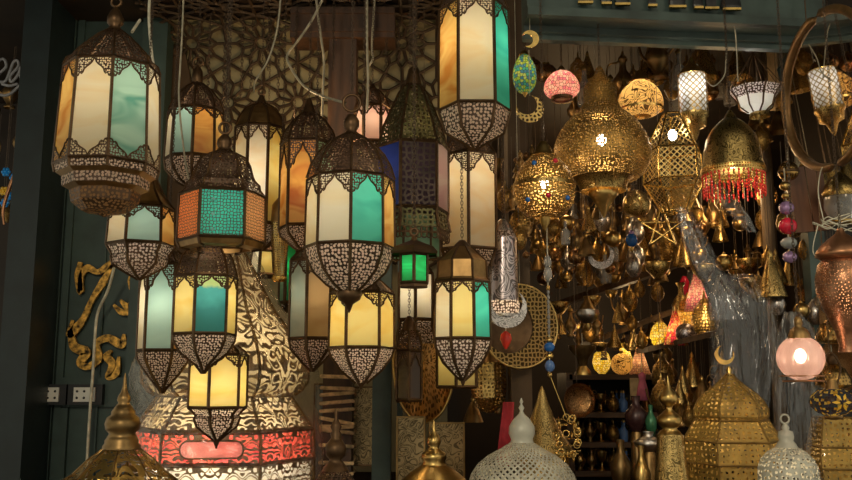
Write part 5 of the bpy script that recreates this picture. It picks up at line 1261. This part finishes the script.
# hanging brassware in the dark upper shop: many little pieces
random.seed(5)
def hangspots(n, x0, x1, y0, y1, Y0, Y1, smin=.65, smax=1.15):
    out = []
    for _ in range(n):
        best = None
        for _t in range(60):
            q = P(random.uniform(x0, x1), random.uniform(y0, y1), random.uniform(Y0, Y1))
            d = min([math.hypot(q.x - p[0], q.y - p[1]) for p in TAKEN if abs(q.z - p[2]) < .45] + [.12])
            if best is None or d > best[0]: best = (d, q)
            if d >= .12: break
        TAKEN.append(tuple(best[1])); out.append((*best[1], min(random.uniform(smin, smax), best[0] / .06 + .1)))
    return out
TAKEN = []
def hproto(kind, mats, size, L=.3):
    r = proto(kind, mats, size); top = max(v.co.z for c in r.children for v in c.data.vertices)
    mb = MB(); mb.tube([(0, 0, top), (0, 0, top + L)], .0009, 4); mb.build('hanging_wire', 'wire_dark', r); return r
HG = [('bell', ['brass_old', 'brass'], 'small polished brass bell', 16), ('small_lamp', ['fil_brass', 'brass'], 'small pierced brass lamp', 20), ('ball', ['brass', 'brass'], 'shiny little gold ball', 14), ('cone_lamp', ['eng_gold', 'brass'], 'engraved gold cone lamp', 14),
      ('ewer', ['brass_mid', 'brass'], 'brass ewer', 12), ('bowl', ['eng_brass'], 'engraved brass bowl', 12), ('small_lamp', ['eng_silver', 'silver'], 'small silvery engraved lamp', 8), ('ball', ['eng_copper', 'brass'], 'copper ball', 10), ('vase', ['brass_old'], 'dull gold vase', 10), ('bottle', ['clear_bead', 'brass'], 'clear glass bottle', 8)]
for k, m_, lab, n_ in HG:
    pr = hproto(k, m_, 1.0)
    spread(pr, hangspots(int(n_ * 1.3), 535, 705, 205, 288, 3.25, 4.7), lab + ' hanging in the crowded middle of the shop', lab + 's hung in the shop')
for k, m_, lab, n_ in HG[:6]:
    pr = hproto(k, m_, 1.0)
    spread(pr, hangspots(max(3, n_ // 3), 640, 770, 200, 300, 3.2, 3.9), lab + ' hanging behind the plastic sleeves', lab + 's behind the plastic')
for k, m_, lab, n_ in HG[:5]:
    pr = hproto(k, m_, 1.0)
    spread(pr, hangspots(max(3, n_ // 3), 515, 560, 170, 300, 3.3, 4.2), lab + ' hanging behind the globe lamp and bead strand', lab + 's behind the bead strand')
for k, m_, lab, n_ in (HG[3], HG[4], HG[8], HG[1], HG[0]):
    pr = hproto(k, m_, 1.1)
    spread(pr, hangspots(6, 662, 735, 360, 430, 3.4, 3.9), lab + ' dangling under the plank of coloured lamps', lab + 's under the lamp plank')
# larger individual pieces in the middle
turned('hanging_urn', 'dull brass lidded urn hanging above the sloping board', 'hanging ornament', 588, 3.5, [('lid', [(296, 1), (300, 3), (306, 7), (309, 9)], 'brass_old'), ('body', [(309, 11), (313, 12), (319, 9), (323, 4)], 'silver'), ('drop', [(323, 3), (327, 4), (331, 1)], 'brass')], hang=296)
turned('brass_cup_stand', 'brass chalice-like cup hanging under the dull brass urn', 'hanging ornament', 583, 3.45, [('cup', [(345, 14), (349, 13), (358, 6), (366, 4)], 'brass_old'), ('foot', [(366, 4), (372, 8), (375, 8)], 'brass')], hang=345, chain=False, ztop=P(583, 333, 3.45).z)
hang_crescent('silver crescent strung with beads in the dark middle of the shop', 601, 256, 3.3, 13, 'eng_silver', -PI / 2 + .1 + PI, .76, .3)
strand('deep blue glass ball hanging in the middle of the shop', 632, 3.1, [(233, 3, 3, 'violet_glass', 'violet_bead'), (240, 6, 7, 'enamel_blue', 'blue_bead'), (249, 2, 3, 'brass', 'gold_bead')], 200)
turned('jingle_ball', 'knobbly polished gold ball hanging right of the onion lamp drop', 'hanging ornament', 637, 2.95, [('ball', ell(203, 14, 14), 'eng_gold')], hang=189)
# spiky gold star
t = thing('star_ornament', 'open gold wire star hanging under the faceted mesh lamp', 'hanging ornament', P(662, 228, 2.85)); s = mpp(662, 228, 2.85); mb = MB()
for k in range(5):
    a = k * 2 * PI / 5 + .3; b2 = a + 4 * PI / 5; mb.tube([(20 * s * math.cos(a), .02 * math.sin(k), 20 * s * math.sin(a)), (20 * s * math.cos(b2), .02 * math.sin(k + 2), 20 * s * math.sin(b2))], 1.1 * s, 5)
mb.build('star', 'brass_gold', t); mb = MB(); mb.tube([(0, 0, 18 * s), (0, 0, .5)], .001, 4); mb.build('hanging_wire', 'wire_dark', t)
# left window stock
random.seed(9)
for i, (px, py, m_, c_) in enumerate(((6, 172, 'enamel_bright_blue', 'bright blue'), (14, 178, 'enamel_bright_blue', 'bright blue'), (4, 191, 'inlay_orange', 'orange'), (13, 186, 'inlay_orange', 'orange'), (5, 203, 'enamel_bright_blue', 'bright blue'), (11, 196, 'enamel_bright_blue', 'bright blue'))):
    mb = MB()
    for k in range(6):
        a = k * PI / 3; mb.sphere((.013 * math.cos(a), 0, .013 * math.sin(a)), .008, 8, 5)
    mb.sphere((0, -.004, 0), .007, 8, 5)
    o = mb.build('glass_flower', m_, None, P(px, py, 3.75)); mb = MB(); mb.tube([(0, 0, .02), (0, 0, CEIL + .05 - o.location.z)], .001, 4); mb.build('hanging_wire', 'wire_dark', o); tag(o, c_ + ' glass flower in the dark window at the far left', 'flower', c_ + ' glass flowers')
for k, m_, lab, n_ in (HG[1], HG[4], HG[8]):
    pr = hproto(k, m_, 1.2)
    spread(pr, hangspots(5, -30, 20, 100, 420, 3.9, 4.3), lab + ' in the dark window at the far left', lab + 's in the left window')
r = thing('horn_ornament', 'long dark curved horn-like ornament in the dark window at the far left', 'ornament', P(8, 200, 3.65)); s = mpp(8, 200, 3.65)
mb = MB(); mb.tube(smooth([((x - 8) * s, 0, (200 - y) * s) for x, y in ((22, 140), (16, 165), (8, 190), (4, 210), (6, 225))], 6), [.012 - .0003 * i for i in range(25)], 8); mb.build('horn', 'copper', r); mb = MB(); mb.tube([(14 * s, 0, 60 * s), (14 * s, 0, CEIL - r.location.z)], .001, 4); mb.build('hanging_wire', 'wire_dark', r)
# stock right of the opening behind the strand
random.seed(15)
for k, m_, lab, n_ in (HG[3], HG[1], HG[2], HG[6]):
    pr = hproto(k, m_, 1.2)
    spread(pr, hangspots(5, 772, 850, 180, 330, 2.95, 3.03), lab + ' hanging at the shop corner behind the plank pair', lab + 's at the shop corner')

random.seed(33)
for k, m_, lab, n_ in (HG[1], HG[4], HG[7], HG[0]):
    pr = hproto(k, m_, 1.0)
    spread(pr, hangspots(5, 505, 532, 150, 290, 2.78, 2.83, .9, 1.3), lab + ' hanging against the brown pilaster by the globe lamp', lab + 's on the pilaster')

for k, m_, lab, n_ in (HG[1], HG[3], HG[7], HG[4], HG[9]):
    pr = hproto(k, m_, 1.2)
    spread(pr, hangspots(7, 530, 750, 75, 135, 3.2, 3.75, .8, 1.2), lab + ' hanging high at the dim back of the shop', lab + 's high at the back')
for k, m_, lab, n_ in (HG[1], HG[0], HG[3]):
    pr = hproto(k, m_, 1.1)
    spread(pr, hangspots(6, 755, 812, 110, 320, 2.95, 3.25, .8, 1.2), lab + ' hanging near the worn pale pole', lab + 's near the pole')

for k, m_, lab, n_ in (HG[3], HG[4], HG[1], HG[5]):
    pr = hproto(k, m_, 1.0)
    spread(pr, hangspots(7, 556, 668, 290, 352, 3.45, 4.05, .6, .95), lab + ' hanging in front of the sloping beam and boards', lab + 's before the sloping boards')
random.seed(44)
for k, m_, lab, n_ in (HG[1], HG[0], HG[8]):
    pr = hproto(k, m_, 1.0)
    spread(pr, hangspots(5, 472, 500, 180, 440, 3.05, 3.4, .8, 1.2), lab + ' hanging in the dark gap left of the brown pilaster', lab + 's left of the pilaster')
